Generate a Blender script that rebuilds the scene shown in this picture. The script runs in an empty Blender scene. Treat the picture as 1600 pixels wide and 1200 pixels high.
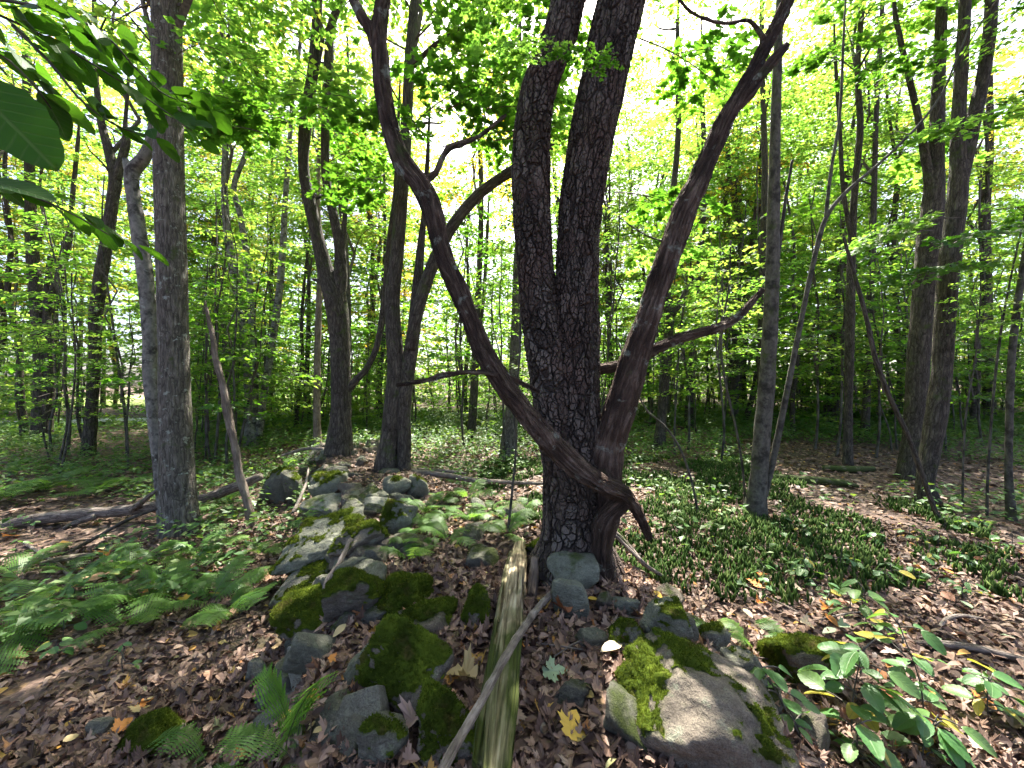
import bpy, bmesh, math, random
import numpy as np
from mathutils import Vector, Matrix, Euler

random.seed(7)
RNG = np.random.default_rng(7)
SC = bpy.context.scene
COL = SC.collection
R = math.radians

# ------------------------------------------------------------------ camera, sky, sun, exposure
EYE = 1.6
FPX = 600.0            # focal length in pixels of a 1600-wide frame
cam_d = bpy.data.cameras.new('camera')
cam_d.sensor_width = 36.0
cam_d.lens = 36.0 * FPX / 1600.0
cam_d.clip_start = 0.02
cam_d.clip_end = 2000.0
cam = bpy.data.objects.new('camera', cam_d)
cam.location = (0, 0, EYE)
cam.rotation_euler = (R(90), 0, 0)
COL.objects.link(cam)
SC.camera = cam

SUN_EL, SUN_AZ = 58.0, 12.0        # degrees; azimuth measured from +Y (view direction) towards +X
world = bpy.data.worlds.new('World')
SC.world = world
world.use_nodes = True
wn = world.node_tree
bg = wn.nodes['Background']
sky = wn.nodes.new('ShaderNodeTexSky')
sky.sky_type = 'NISHITA'
sky.sun_disc = False
sky.sun_elevation = R(SUN_EL)
sky.sun_rotation = R(SUN_AZ)
sky.air_density = 0.6
sky.dust_density = 4.0
sky.ozone_density = 0.5
wn.links.new(sky.outputs['Color'], bg.inputs['Color'])
bg.inputs['Strength'].default_value = 0.12

sun_d = bpy.data.lights.new('sun', 'SUN')
sun_d.energy = 5.0
sun_d.angle = R(0.53)
sun_d.color = (1.0, 0.95, 0.86)
sun = bpy.data.objects.new('sun', sun_d)
sd = Vector((math.sin(R(SUN_AZ)) * math.cos(R(SUN_EL)), math.cos(R(SUN_AZ)) * math.cos(R(SUN_EL)), math.sin(R(SUN_EL))))
sun.rotation_euler = (-sd).to_track_quat('-Z', 'Y').to_euler()
sun.location = (8, 20, 40)
COL.objects.link(sun)

SC.view_settings.view_transform = 'Standard'
SC.view_settings.look = 'None'
SC.view_settings.gamma = 1.0
SC.view_settings.use_curve_mapping = False
SC.view_settings.exposure = 2.5
cy = SC.cycles
cy.use_denoising = True
cy.max_bounces = 5
cy.diffuse_bounces = 3
cy.glossy_bounces = 1
cy.transmission_bounces = 4
cy.caustics_reflective = False
cy.caustics_refractive = False
cy.use_adaptive_sampling = True
cy.adaptive_threshold = 0.03

# ------------------------------------------------------------------ numeric helpers
def _hash(ix, iy, iz):
    n = (ix * 374761393 + iy * 668265263 + iz * 2147483647 + 1274126177) & 0xffffffff
    n = ((n ^ (n >> 13)) * 1274126177) & 0xffffffff
    n = (n ^ (n >> 16)) & 0xffffffff
    return n.astype(np.float64) / 4294967295.0

def vnoise(P):
    P = np.asarray(P, dtype=np.float64)
    i = np.floor(P).astype(np.int64)
    f = P - i
    f = f * f * (3 - 2 * f)
    out = 0
    for dx in (0, 1):
        for dy in (0, 1):
            for dz in (0, 1):
                w = (f[:, 0] if dx else 1 - f[:, 0]) * (f[:, 1] if dy else 1 - f[:, 1]) * (f[:, 2] if dz else 1 - f[:, 2])
                out = out + w * _hash(i[:, 0] + dx, i[:, 1] + dy, i[:, 2] + dz)
    return out * 2 - 1

def fbm(P, o=3):
    P = np.asarray(P, dtype=np.float64)
    s = 0; a = 1.0
    for k in range(o):
        s = s + a * vnoise(P * (2 ** k) + 17.3 * k)
        a *= 0.5
    return s

def sstep(a, b, x):
    t = np.clip((x - a) / (b - a), 0, 1)
    return t * t * (3 - 2 * t)

# ------------------------------------------------------------------ the ground as a height function
YK = [-3, 1, 2, 2.5, 3.3, 5, 6, 9, 12]
XL = [-.75, -.8, -1.1, -1.25, -1.55, -2.2, -2.9, -4.6, -6.2]
XR = [1.0, 1.15, 1.3, 1.15, 1.05, .1, -.9, -3.1, -4.6]

def ground(x, y):
    x = np.atleast_1d(np.asarray(x, float)); y = np.atleast_1d(np.asarray(y, float))
    P = np.stack([x, y, np.zeros_like(x)], 1)
    base = -0.34 + 0.12 * sstep(-0.5, 2.0, x)
    far = sstep(12, 40, np.hypot(x, y))
    base = base - 0.10 * sstep(6, 20, -x) + 0.25 * far * sstep(0, 20, x)
    base = base + 0.05 * fbm(P / 1.7, 2) + 0.35 * far * fbm(P / 14.0 + 5.1, 2)
    xl = np.interp(y, YK, XL); xr = np.interp(y, YK, XR)
    f = sstep(xl - .28, xl + .22, x) * (1 - sstep(xr - .45, xr + .5, x)) * (1 - sstep(9.0, 12.0, y))
    h = 0.43 + 0.06 * fbm(P / .6 + 9, 2)
    return base + f * h

def gz(x, y):
    return float(ground(x, y)[0])

def W(px, py, d):
    return Vector(((px - 800.0) / FPX * d, d, EYE - (py - 600.0) / FPX * d))

def stretch(px):
    # a round stem off the axis of a wide lens looks wider than it is
    return 1.0 / math.sqrt(1 + ((px - 800.0) / FPX) ** 2)

def G(px, py):
    """first point of the ground seen along this line of sight"""
    d = np.concatenate([np.arange(.7, 8, .01), np.arange(8, 70, .05)])
    x = (px - 800.0) / FPX * d
    z = EYE - (py - 600.0) / FPX * d
    hit = np.nonzero(z <= ground(x, d))[0]
    k = hit[0] if len(hit) else len(d) - 1
    return Vector((x[k], d[k], gz(x[k], d[k])))

# ------------------------------------------------------------------ object helpers
def tag(o, label=None, cat=None, group=None, kind=None):
    if label: o['label'] = label
    if cat: o['category'] = cat
    if group: o['group'] = group
    if kind: o['kind'] = kind
    return o

def thing(name, label, cat, loc=(0, 0, 0), group=None):
    o = bpy.data.objects.new(name, None)
    o.empty_display_size = 0.1
    o.location = loc
    COL.objects.link(o)
    return tag(o, label, cat, group)

def mk(name, V, F, mats, midx=None, attrs=None, smooth=True):
    """mesh data from numpy arrays; F is (M,3) or (M,4)"""
    me = bpy.data.meshes.new(name)
    V = np.asarray(V, np.float32); F = np.asarray(F, np.int32)
    n, k = F.shape
    me.vertices.add(len(V)); me.vertices.foreach_set('co', V.ravel())
    me.loops.add(n * k); me.loops.foreach_set('vertex_index', F.ravel())
    me.polygons.add(n)
    me.polygons.foreach_set('loop_start', np.arange(0, n * k, k, dtype=np.int32))
    me.polygons.foreach_set('loop_total', np.full(n, k, np.int32))
    if not isinstance(mats, (list, tuple)): mats = [mats]
    for m in mats: me.materials.append(m)
    if midx is not None: me.polygons.foreach_set('material_index', np.asarray(midx, np.int32))
    me.polygons.foreach_set('use_smooth', np.full(n, bool(smooth)))
    for an, av in (attrs or {}).items():
        av = np.asarray(av, np.float32)
        if av.ndim == 1:
            a = me.attributes.new(an, 'FLOAT', 'POINT'); a.data.foreach_set('value', av)
        else:
            a = me.attributes.new(an, 'FLOAT_VECTOR', 'POINT'); a.data.foreach_set('vector', av.ravel())
    me.update(calc_edges=True)
    return me

def ob(name, me, parent=None, loc=None, rot=None, scale=None):
    o = bpy.data.objects.new(name, me)
    COL.objects.link(o)
    if parent is not None: o.parent = parent
    if loc is not None: o.location = loc
    if rot is not None: o.rotation_euler = rot
    if scale is not None: o.scale = (scale,) * 3 if isinstance(scale, (int, float)) else scale
    return o

# ------------------------------------------------------------------ materials
def new_mat(name):
    m = bpy.data.materials.new(name); m.use_nodes = True
    nt = m.node_tree
    for n in list(nt.nodes): nt.nodes.remove(n)
    out = nt.nodes.new('ShaderNodeOutputMaterial')
    return m, nt, out

class NT:
    def __init__(s, nt): s.nt = nt
    def n(s, t, **kw):
        x = s.nt.nodes.new('ShaderNode' + t)
        for k, v in kw.items(): setattr(x, k, v)
        return x
    def l(s, a, b): s.nt.links.new(a, b)
    def attr(s, name): return s.n('Attribute', attribute_name=name)
    def noise(s, vec, scale, detail=4, rough=.55, dist=0):
        x = s.n('TexNoise'); s.l(vec, x.inputs['Vector'])
        x.inputs['Scale'].default_value = scale; x.inputs['Detail'].default_value = detail
        x.inputs['Roughness'].default_value = rough; x.inputs['Distortion'].default_value = dist
        return x
    def vor(s, vec, scale, feature='F1'):
        x = s.n('TexVoronoi', feature=feature); s.l(vec, x.inputs['Vector']); x.inputs['Scale'].default_value = scale
        return x
    def scale(s, vec, sc, loc=(0, 0, 0)):
        x = s.n('Mapping'); s.l(vec, x.inputs['Vector']); x.inputs['Scale'].default_value = sc; x.inputs['Location'].default_value = loc
        return x.outputs[0]
    def ramp(s, fac, stops, interp='LINEAR'):
        x = s.n('ValToRGB'); x.color_ramp.interpolation = interp
        e = x.color_ramp.elements
        while len(e) < len(stops): e.new(0.5)
        for i, (p, c) in enumerate(stops):
            e[i].position = p
            e[i].color = (*c, 1) if not isinstance(c, (int, float)) else (c, c, c, 1)
        s.l(fac, x.inputs[0]); return x.outputs[0]
    def mix(s, fac, a, b, mode='MIX'):
        x = s.n('Mix', data_type='RGBA', blend_type=mode)
        for v, i in ((fac, 0), (a, 6), (b, 7)):
            if hasattr(v, 'links'): s.l(v, x.inputs[i])
            elif isinstance(v, (int, float)): x.inputs[i].default_value = v
            else: x.inputs[i].default_value = (*v, 1)
        return x.outputs[2]
    def math(s, op, a, b=0.5, clamp=False):
        x = s.n('Math', operation=op, use_clamp=clamp)
        for v, i in ((a, 0), (b, 1)):
            if hasattr(v, 'links'): s.l(v, x.inputs[i])
            else: x.inputs[i].default_value = v
        return x.outputs[0]
    def bsdf(s, col, rough=.8, spec=.3, bump=None, bs=.5, bd=.01):
        x = s.n('BsdfPrincipled')
        if hasattr(col, 'links'): s.l(col, x.inputs['Base Color'])
        else: x.inputs['Base Color'].default_value = (*col, 1)
        if hasattr(rough, 'links'): s.l(rough, x.inputs['Roughness'])
        else: x.inputs['Roughness'].default_value = rough
        x.inputs['Specular IOR Level'].default_value = spec
        if bump is not None:
            b = s.n('Bump'); s.l(bump, b.inputs['Height'])
            b.inputs['Strength'].default_value = bs; b.inputs['Distance'].default_value = bd
            s.l(b.outputs[0], x.inputs['Normal'])
        return x.outputs[0]

def bark_mat(name, kind, dark, mid, light, sc=1.0, disp=.012, moss=.0, lichen=.0):
    m, nt, out = new_mat(name); t = NT(nt)
    co = t.attr('barkco').outputs['Vector']
    nz = t.noise(co, 6 * sc, 3)
    if kind == 'plates':            # scaly black-cherry plates with lifted edges
        warp = t.n('VectorMath', operation='ADD'); t.l(co, warp.inputs[0])
        wn_ = t.noise(co, 9, 2); wm = t.n('VectorMath', operation='SCALE'); t.l(wn_.outputs['Color'], wm.inputs[0]); wm.inputs['Scale'].default_value = .07
        t.l(wm.outputs[0], warp.inputs[1])
        v = t.scale(warp.outputs[0], (1, 1, .27))
        ve = t.vor(v, 17 * sc, 'DISTANCE_TO_EDGE'); vc = t.vor(v, 17 * sc)
        v2 = t.vor(t.scale(warp.outputs[0], (1, 1, .5), (3, 5, 1)), 36 * sc, 'DISTANCE_TO_EDGE')
        edge = t.ramp(ve.outputs['Distance'], [(0, 0), (.085, 1)])
        edge2 = t.ramp(v2.outputs['Distance'], [(0, .5), (.1, 1)])
        fine = t.noise(t.scale(co, (1, 1, .3)), 85 * sc, 5, .65)
        cellv = t.n('SeparateColor'); t.l(vc.outputs['Color'], cellv.inputs[0])
        h = t.math('ADD', t.math('MULTIPLY', t.math('MULTIPLY', edge, edge2), t.math('ADD', t.math('MULTIPLY', cellv.outputs[0], .55), .5)), t.math('MULTIPLY', fine.outputs[0], .6))
        tone = t.math('ADD', t.math('MULTIPLY', cellv.outputs[1], .42), t.math('MULTIPLY', fine.outputs[0], .7))
        col = t.ramp(tone, [(.3, dark), (.58, mid), (.85, light)])
        red = t.noise(co, 3.0, 3)
        col = t.mix(t.ramp(red.outputs[0], [(.45, 0), (.62, .6)]), col, (.085, .052, .042))
        col = t.mix(t.math('MULTIPLY', edge, edge2), tuple(c * .8 for c in dark), col)
    elif kind == 'string':          # stringy, shredding strips along the stem
        s1 = t.noise(t.scale(co, (1, 1, .11)), 42 * sc, 6, .68, .9)
        s2 = t.noise(t.scale(co, (1, 1, .16)), 110 * sc, 3)
        h = t.math('ADD', s1.outputs[0], t.math('MULTIPLY', s2.outputs[0], .4))
        tone = t.math('ADD', t.math('MULTIPLY', s1.outputs[0], .6), t.math('MULTIPLY', nz.outputs[0], .4))
        col = t.ramp(tone, [(.34, dark), (.5, mid), (.66, light)])
    elif kind == 'furrow':          # furrowed maple ridges
        v = t.scale(co, (1, 1, .11))
        wv = t.n('VectorMath', operation='ADD'); t.l(v, wv.inputs[0]); wv2 = t.n('VectorMath', operation='SCALE'); t.l(t.noise(co, 7, 3).outputs['Color'], wv2.inputs[0]); wv2.inputs['Scale'].default_value = .06; t.l(wv2.outputs[0], wv.inputs[1])
        ve = t.vor(wv.outputs[0], 24 * sc, 'DISTANCE_TO_EDGE')
        s1 = t.noise(t.scale(co, (1, 1, .18)), 40 * sc, 6, .7, .5)
        edge = t.ramp(ve.outputs['Distance'], [(0, 0.3), (.2, 1)])
        h = t.math('ADD', t.math('MULTIPLY', edge, .5), s1.outputs[0])
        tone = t.math('ADD', t.math('MULTIPLY', s1.outputs[0], .75), t.math('MULTIPLY', nz.outputs[0], .25))
        col = t.ramp(tone, [(.34, dark), (.5, mid), (.66, light)])
        col = t.mix(t.ramp(ve.outputs['Distance'], [(0, .75), (.09, 0)]), col, tuple(c * .6 for c in dark))
    else:                           # smooth grey with dark blotches
        s1 = t.noise(t.scale(co, (1, 1, .5)), 30 * sc, 5, .6)
        h = s1.outputs[0]
        bl = t.noise(t.scale(co, (1, 1, .75)), 8 * sc, 5, .65)
        col = t.ramp(s1.outputs[0], [(.35, mid), (.65, light)])
        col = t.mix(t.ramp(bl.outputs[0], [(.48, 0), (.6, .9)]), col, dark)
    if lichen:
        ln = t.noise(co, 11 * sc, 5, .65)
        col = t.mix(t.ramp(ln.outputs[0], [(.6 - lichen * .1, 0), (.68 - lichen * .1, 1)]), col, (.24, .26, .22))
    if moss:
        mn = t.noise(co, 5 * sc, 5, .6)
        mm = t.ramp(mn.outputs[0], [(.66 - moss * .25, 0), (.78 - moss * .25, 1)])
        col = t.mix(mm, col, (.045, .06, .015))
    bs = t.bsdf(col, .85, .25, h, .9, disp)
    t.l(bs, out.inputs['Surface'])
    dn = t.n('Displacement'); t.l(h, dn.inputs['Height']); dn.inputs['Midlevel'].default_value = .6; dn.inputs['Scale'].default_value = disp
    if kind in ('plates', 'string'):
        t.l(dn.outputs[0], out.inputs['Displacement'])
        m.displacement_method = 'BOTH'
    return m

M = {}
M['cherry'] = bark_mat('cherry_bark', 'plates', (.036, .027, .022), (.072, .056, .046), (.145, .125, .108), 1.0, .018)
M['shag'] = bark_mat('shaggy_bark', 'string', (.013, .008, .006), (.058, .036, .026), (.20, .15, .12), .8, .04, moss=.15, lichen=.1)
M['maple'] = bark_mat('maple_bark', 'furrow', (.03, .025, .02), (.095, .083, .068), (.20, .18, .15), 1.0, .02, moss=.25, lichen=.1)
M['dark'] = bark_mat('dark_bark', 'furrow', (.018, .014, .011), (.055, .045, .036), (.13, .11, .09), 1.0, .02, moss=.3)
M['pale'] = bark_mat('pale_bark', 'smooth', (.03, .027, .023), (.10, .095, .082), (.20, .19, .165), 1.0, .006, lichen=.1)
M['grey'] = bark_mat('grey_bark', 'smooth', (.018, .016, .013), (.048, .043, .035), (.10, .092, .076), 1.0, .008, moss=.3)
M['dead'] = bark_mat('dead_wood', 'string', (.05, .036, .028), (.15, .115, .092), (.28, .23, .185), 1.0, .01)
M['log'] = bark_mat('log_bark', 'furrow', (.045, .035, .028), (.15, .12, .10), (.30, .26, .22), 1.2, .015, moss=.35)
M['stick'] = bark_mat('stick_bark', 'string', (.05, .038, .03), (.15, .122, .10), (.29, .25, .22), 1.6, .006)
M['mosslog'] = bark_mat('mossy_bark', 'furrow', (.05, .045, .03), (.14, .12, .08), (.26, .23, .18), 1.2, .012, moss=1.25)

def leaf_mat(name, stops, trans, tf=.5, rough=.5, spec=.35, veins=False):
    m, nt, out = new_mat(name); t = NT(nt)
    a = t.attr('rnd').outputs['Fac']
    col = t.ramp(a, stops)
    tcol = t.ramp(a, trans)
    bump = None
    if veins:
        sx = t.n('SeparateXYZ'); t.l(t.attr('lco').outputs['Vector'], sx.inputs[0])
        ay_ = t.math('ABSOLUTE', sx.outputs[1])
        ph = t.math('FRACT', t.math('MULTIPLY', t.math('SUBTRACT', sx.outputs[0], t.math('MULTIPLY', ay_, .75)), 9.0))
        side = t.ramp(t.math('ABSOLUTE', t.math('SUBTRACT', ph, .5)), [(0, 1), (.14, 0)])
        midr = t.ramp(ay_, [(.008, 1), (.022, 0)])
        v = t.math('MAXIMUM', t.math('MULTIPLY', side, .6), midr)
        blot = t.noise(t.attr('lco').outputs['Vector'], 7, 4)
        col = t.mix(t.math('MULTIPLY', blot.outputs[0], .5), col, tuple(c * .6 for c in stops[0][1]))
        col = t.mix(t.math('MULTIPLY', v, .45), col, (.16, .24, .07))
        tcol = t.mix(t.math('MULTIPLY', v, .55), tcol, tuple(c * .35 for c in trans[0][1]))
        bump = t.math('SUBTRACT', 1.0, v)
    d = t.bsdf(col, rough, spec, bump, .5, .002)
    tr = t.n('BsdfTranslucent'); t.l(tcol, tr.inputs['Color'])
    mx = t.n('MixShader'); mx.inputs[0].default_value = tf
    t.l(d, mx.inputs[1]); t.l(tr.outputs[0], mx.inputs[2]); t.l(mx.outputs[0], out.inputs['Surface'])
    return m

M['leaf'] = leaf_mat('green_leaf', [(0, (.035, .085, .014)), (.5, (.055, .12, .018)), (1, (.09, .14, .02))],
                     [(0, (.14, .34, .04)), (.5, (.25, .46, .05)), (.9, (.42, .56, .07)), (1, (.62, .56, .08))], .62)
M['leaf_dark'] = leaf_mat('deep_green_leaf', [(0, (.022, .07, .012)), (1, (.045, .105, .018))],
                          [(0, (.11, .32, .02)), (1, (.24, .46, .03))], .5)
M['leaf_yellow'] = leaf_mat('turning_leaf', [(0, (.09, .12, .02)), (.5, (.20, .16, .02)), (1, (.28, .13, .02))],
                            [(0, (.40, .50, .04)), (.5, (.68, .54, .05)), (1, (.70, .36, .04))], .55)
M['overleaf'] = leaf_mat('overhanging_leaf', [(0, (.02, .07, .01)), (1, (.04, .11, .015))], [(0, (.045, .14, .006)), (1, (.11, .27, .012))], .5, .5, .15, veins=True)
M['herb'] = leaf_mat('herb_leaf', [(0, (.035, .09, .02)), (.6, (.06, .13, .03)), (1, (.12, .17, .05))],
                     [(0, (.10, .26, .03)), (1, (.28, .42, .05))], .35)
M['shrubleaf'] = leaf_mat('broad_leaf', [(0, (.04, .12, .03)), (.7, (.075, .18, .05)), (.9, (.13, .20, .05)), (.96, (.4, .32, .05)), (1, (.45, .33, .04))],
                          [(0, (.12, .3, .04)), (.9, (.25, .42, .05)), (1, (.6, .5, .05))], .3, .42, .4, veins=True)
M['fern'] = leaf_mat('fern_leaf', [(0, (.04, .11, .02)), (.6, (.08, .17, .03)), (1, (.15, .23, .04))],
                     [(0, (.14, .32, .03)), (1, (.34, .52, .06))], .45)
M['clubmoss'] = leaf_mat('clubmoss_leaf', [(0, (.026, .055, .013)), (.7, (.05, .088, .02)), (1, (.11, .14, .045))],
                         [(0, (.06, .16, .03)), (1, (.16, .28, .05))], .3, .8, .08)
def moss_material():
    m, nt, out = new_mat('moss_fuzz'); t = NT(nt)
    a = t.attr('rnd').outputs['Fac']; g = t.n('TexCoord').outputs['Object']
    n1 = t.noise(g, 9, 5, .65); n2 = t.noise(g, 45, 3)
    f = t.math('ADD', t.math('MULTIPLY', a, .45), t.math('MULTIPLY', n1.outputs[0], .6), True)
    col = t.ramp(f, [(.25, (.018, .026, .004)), (.45, (.045, .068, .008)), (.62, (.085, .115, .012)), (.85, (.17, .19, .03))])
    br = t.noise(t.scale(g, (1, 1, 1), (4, 2, 7)), 6, 5, .7)
    col = t.mix(t.ramp(br.outputs[0], [(.54, 0), (.66, .75)]), col, (.06, .042, .018))
    d = t.bsdf(col, .9, .05, n2.outputs[0], .8, .012)
    tr = t.n('BsdfTranslucent'); t.l(t.mix(.5, col, (.20, .26, .02)), tr.inputs['Color'])
    mx = t.n('MixShader'); mx.inputs[0].default_value = .28
    t.l(d, mx.inputs[1]); t.l(tr.outputs[0], mx.inputs[2]); t.l(mx.outputs[0], out.inputs['Surface'])
    return m
M['moss'] = moss_material()
M['litter'] = leaf_mat('dead_leaf', [(0, (.048, .027, .019)), (.3, (.115, .066, .045)), (.6, (.19, .117, .082)), (.85, (.28, .18, .13)),
                                     (.94, (.30, .215, .15)), (.965, (.30, .12, .035)), (.985, (.42, .25, .05)), (1, (.20, .22, .10))],
                       [(0, (.03, .015, .01)), (.85, (.12, .06, .03)), (1, (.35, .2, .05))], .15, .6, .4)
for nm, c in (('yellow', (.62, .40, .06)), ('orange', (.52, .20, .04)), ('cream', (.62, .52, .34)), ('palegreen', (.26, .34, .20)),
              ('peach', (.52, .30, .18)), ('pink', (.42, .29, .24)), ('rust', (.28, .10, .04)), ('tan', (.46, .35, .17))):
    k = tuple(x * .8 for x in c)
    M['fl_' + nm] = leaf_mat('fallen_' + nm, [(0, k), (1, c)], [(0, k), (1, c)], .2, .55, .35)

def simple_mat(name, fn):
    m, nt, out = new_mat(name); t = NT(nt)
    t.l(fn(t), out.inputs['Surface']); return m

def f_twig(t):
    g = t.n('TexCoord'); nz = t.noise(g.outputs['Object'], 30, 3)
    return t.bsdf(t.ramp(nz.outputs[0], [(.3, (.04, .032, .026)), (.7, (.11, .09, .075))]), .8)
M['twig'] = simple_mat('twig', f_twig)

def f_ground(t):
    g = t.n('TexCoord').outputs['Object']
    v1 = t.vor(g, 13.0); v2 = t.vor(t.scale(g, (1, 1, 1), (3.7, 1.2, 0)), 27.0)
    c1 = t.n('SeparateColor'); t.l(v1.outputs['Color'], c1.inputs[0])
    c2 = t.n('SeparateColor'); t.l(v2.outputs['Color'], c2.inputs[0])
    stops = [(0, (.028, .018, .014)), (.35, (.065, .042, .034)), (.65, (.115, .074, .056)), (.9, (.19, .13, .095)), (1, (.24, .15, .07))]
    col = t.mix(.5, t.ramp(c1.outputs[0], stops), t.ramp(c2.outputs[0], stops))
    soil = t.noise(g, 1.1, 5, .6)
    col = t.mix(t.ramp(soil.outputs[0], [(.45, 0), (.7, .5)]), col, (.028, .019, .013))
    gm = t.noise(t.scale(g, (1, 1, 1), (9, 4, 0)), .45, 6, .65)
    geo = t.n('TexCoord')
    col = t.mix(t.ramp(gm.outputs[0], [(.55, 0), (.68, .55)]), col, (.035, .055, .014))
    h = t.math('ADD', v1.outputs['Distance'], t.math('MULTIPLY', v2.outputs['Distance'], .5))
    return t.bsdf(col, .85, .25, h, .8, .03)
M['ground'] = simple_mat('forest_floor', f_ground)

def rock_mat(name, base, light, moss):
    def f(t):
        g = t.n('TexCoord').outputs['Object']
        n1 = t.noise(g, 9, 8, .68, .3); n2 = t.noise(g, 48, 6, .7)
        st = t.noise(t.scale(g, (1, 1, 4)), 7, 6, .65, .8); spk = t.noise(g, 150, 3, .6)
        col = t.ramp(t.math('ADD', t.math('MULTIPLY', n1.outputs[0], .6), t.math('MULTIPLY', n2.outputs[0], .4)), [(.32, base), (.66, light)])
        col = t.mix(t.ramp(st.outputs[0], [(.55, 0), (.7, .35)]), col, tuple(c * .45 for c in base))
        li = t.noise(g, 9, 6, .7)
        col = t.mix(t.ramp(li.outputs[0], [(.58, 0), (.64, .6)]), col, (.20, .22, .16))
        if moss:
            a = t.attr('moss').outputs['Fac']
            mcol = t.ramp(n2.outputs[0], [(.3, (.022, .036, .006)), (.7, (.075, .095, .015))])
            col = t.mix(a, col, mcol)
        col = t.mix(t.ramp(spk.outputs[0], [(.35, .5), (.55, 0)]), col, tuple(c * .5 for c in base))
        h = t.math('ADD', t.math('ADD', n1.outputs[0], t.math('MULTIPLY', st.outputs[0], .6)), t.math('MULTIPLY', n2.outputs[0], .35))
        return t.bsdf(col, .88, .2, h, 1.0, .035)
    return simple_mat(name, f)
M['rock'] = rock_mat('grey_stone', (.062, .058, .046), (.185, .178, .142), True)
M['rock_pale'] = rock_mat('pale_stone', (.15, .145, .115), (.34, .33, .27), True)
M['rock_brown'] = rock_mat('brown_stone', (.08, .064, .05), (.20, .17, .135), True)
M['rock_green'] = rock_mat('green_grey_stone', (.075, .076, .056), (.215, .216, .165), True)

def f_rail(t):
    co = t.attr('barkco').outputs['Vector']
    s1 = t.noise(t.scale(co, (1, 1, .05)), 60, 5, .6, .3)
    s2 = t.noise(t.scale(co, (1, 1, .3)), 9, 4, .6)
    col = t.ramp(s1.outputs[0], [(.34, (.035, .024, .015)), (.44, (.15, .115, .07)), (.56, (.31, .255, .165)), (.7, (.46, .40, .28))])
    mo = t.attr('moss').outputs['Fac']
    mm = t.math('MULTIPLY', mo, t.ramp(s2.outputs[0], [(.3, 0.45), (.5, 1)]))
    col = t.mix(mm, col, t.ramp(s1.outputs[0], [(.35, (.014, .022, .004)), (.65, (.055, .068, .011))]))
    return t.bsdf(col, .8, .2, s1.outputs[0], .9, .012)
M['rail'] = simple_mat('rotten_rail_wood', f_rail)
def f_field(t):
    g = t.n('TexCoord').outputs['Object']
    n = t.noise(g, .7, 5); n2 = t.noise(g, 12, 4)
    return t.bsdf(t.mix(n2.outputs[0], t.ramp(n.outputs[0], [(.4, (.22, .26, .06)), (.6, (.34, .31, .13))]), (.12, .18, .04)), .9)
M['field'] = simple_mat('meadow', f_field)
def f_path(t):
    g = t.n('TexCoord').outputs['Object']
    n2 = t.noise(g, 25, 5)
    return t.bsdf(t.ramp(n2.outputs[0], [(.3, (.30, .29, .27)), (.7, (.55, .54, .51))]), .9)
M['path'] = simple_mat('pale_gravel', f_path)

# ------------------------------------------------------------------ ground sheets
def axis(a, step0, far):
    v = [0.0]; s = step0
    while v[-1] < far:
        v.append(v[-1] + s)
        if v[-1] > a: s *= 1.09
    v = np.array(v); return np.concatenate([-v[:0:-1], v])
ax = axis(3.5, .055, 420); ay = axis(6.0, .055, 420)
gx, gy = np.meshgrid(ax, ay)
gzv = ground(gx.ravel(), gy.ravel())
nx_, ny_ = len(ax), len(ay)
fine = 0.018 * fbm(np.stack([gx.ravel() * 7, gy.ravel() * 7, gx.ravel() * 0], 1), 2) * (1 - sstep(7, 12, np.hypot(gx.ravel(), gy.ravel())))
idx = np.arange(nx_ * ny_).reshape(ny_, nx_)
F = np.stack([idx[:-1, :-1], idx[:-1, 1:], idx[1:, 1:], idx[1:, :-1]], -1).reshape(-1, 4)
tag(ob('ground', mk('ground', np.stack([gx.ravel(), gy.ravel(), gzv + fine - .01], 1), F, M['ground'])), kind='structure')

def sheet(name, pts, mat, dz):
    # a sheet draped over the ground between rows of (x, y) left / right edge points
    V = []; Fc = []
    n = len(pts); k = 12
    for (a, b) in pts:
        for j in range(k + 1):
            x = a[0] + (b[0] - a[0]) * j / k; y = a[1] + (b[1] - a[1]) * j / k
            V.append((x, y, gz(x, y) + dz))
    for i in range(n - 1):
        for j in range(k):
            q = i * (k + 1) + j
            Fc.append((q, q + 1, q + k + 2, q + k + 1))
    return tag(ob(name, mk(name, V, Fc, mat)), kind='structure')
sheet('meadow', [((-60 + 2 * i, 26 + .3 * i), (-62 + 2 * i, 62)) for i in range(24)], M['field'], .10)
sheet('path', [((-30 + .9 * i, 17.0 + .28 * i), (-31 + .9 * i, 19.2 + .30 * i)) for i in range(24)], M['path'], .14)

# ------------------------------------------------------------------ tubes (trunks, limbs, sticks)
def catmull(P, n):
    P = np.asarray(P, float); m = len(P)
    if m == 2:
        t = np.linspace(0, 1, n)[:, None]; return P[0] * (1 - t) + P[1] * t
    seg = np.linalg.norm(np.diff(P[:, :3], axis=0), axis=1) ** .5 + 1e-6
    kn = np.concatenate([[0], np.cumsum(seg)])
    T = np.zeros_like(P)
    for i in range(m):
        a, b = max(i - 1, 0), min(i + 1, m - 1)
        T[i] = (P[b] - P[a]) / (kn[b] - kn[a])
    # parameter by length
    L = np.concatenate([[0], np.cumsum(np.linalg.norm(np.diff(P[:, :3], axis=0), axis=1))])
    s = np.linspace(0, L[-1], n)
    u = np.interp(s, L, kn)
    k = np.clip(np.searchsorted(kn, u, side='right') - 1, 0, m - 2)
    h = (kn[k + 1] - kn[k])[:, None]; t = ((u - kn[k]))[:, None] / h
    h00 = 2 * t**3 - 3 * t**2 + 1; h10 = t**3 - 2 * t**2 + t; h01 = -2 * t**3 + 3 * t**2; h11 = t**3 - t**2
    return h00 * P[k] + h10 * h * T[k] + h01 * P[k + 1] + h11 * h * T[k + 1]

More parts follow.
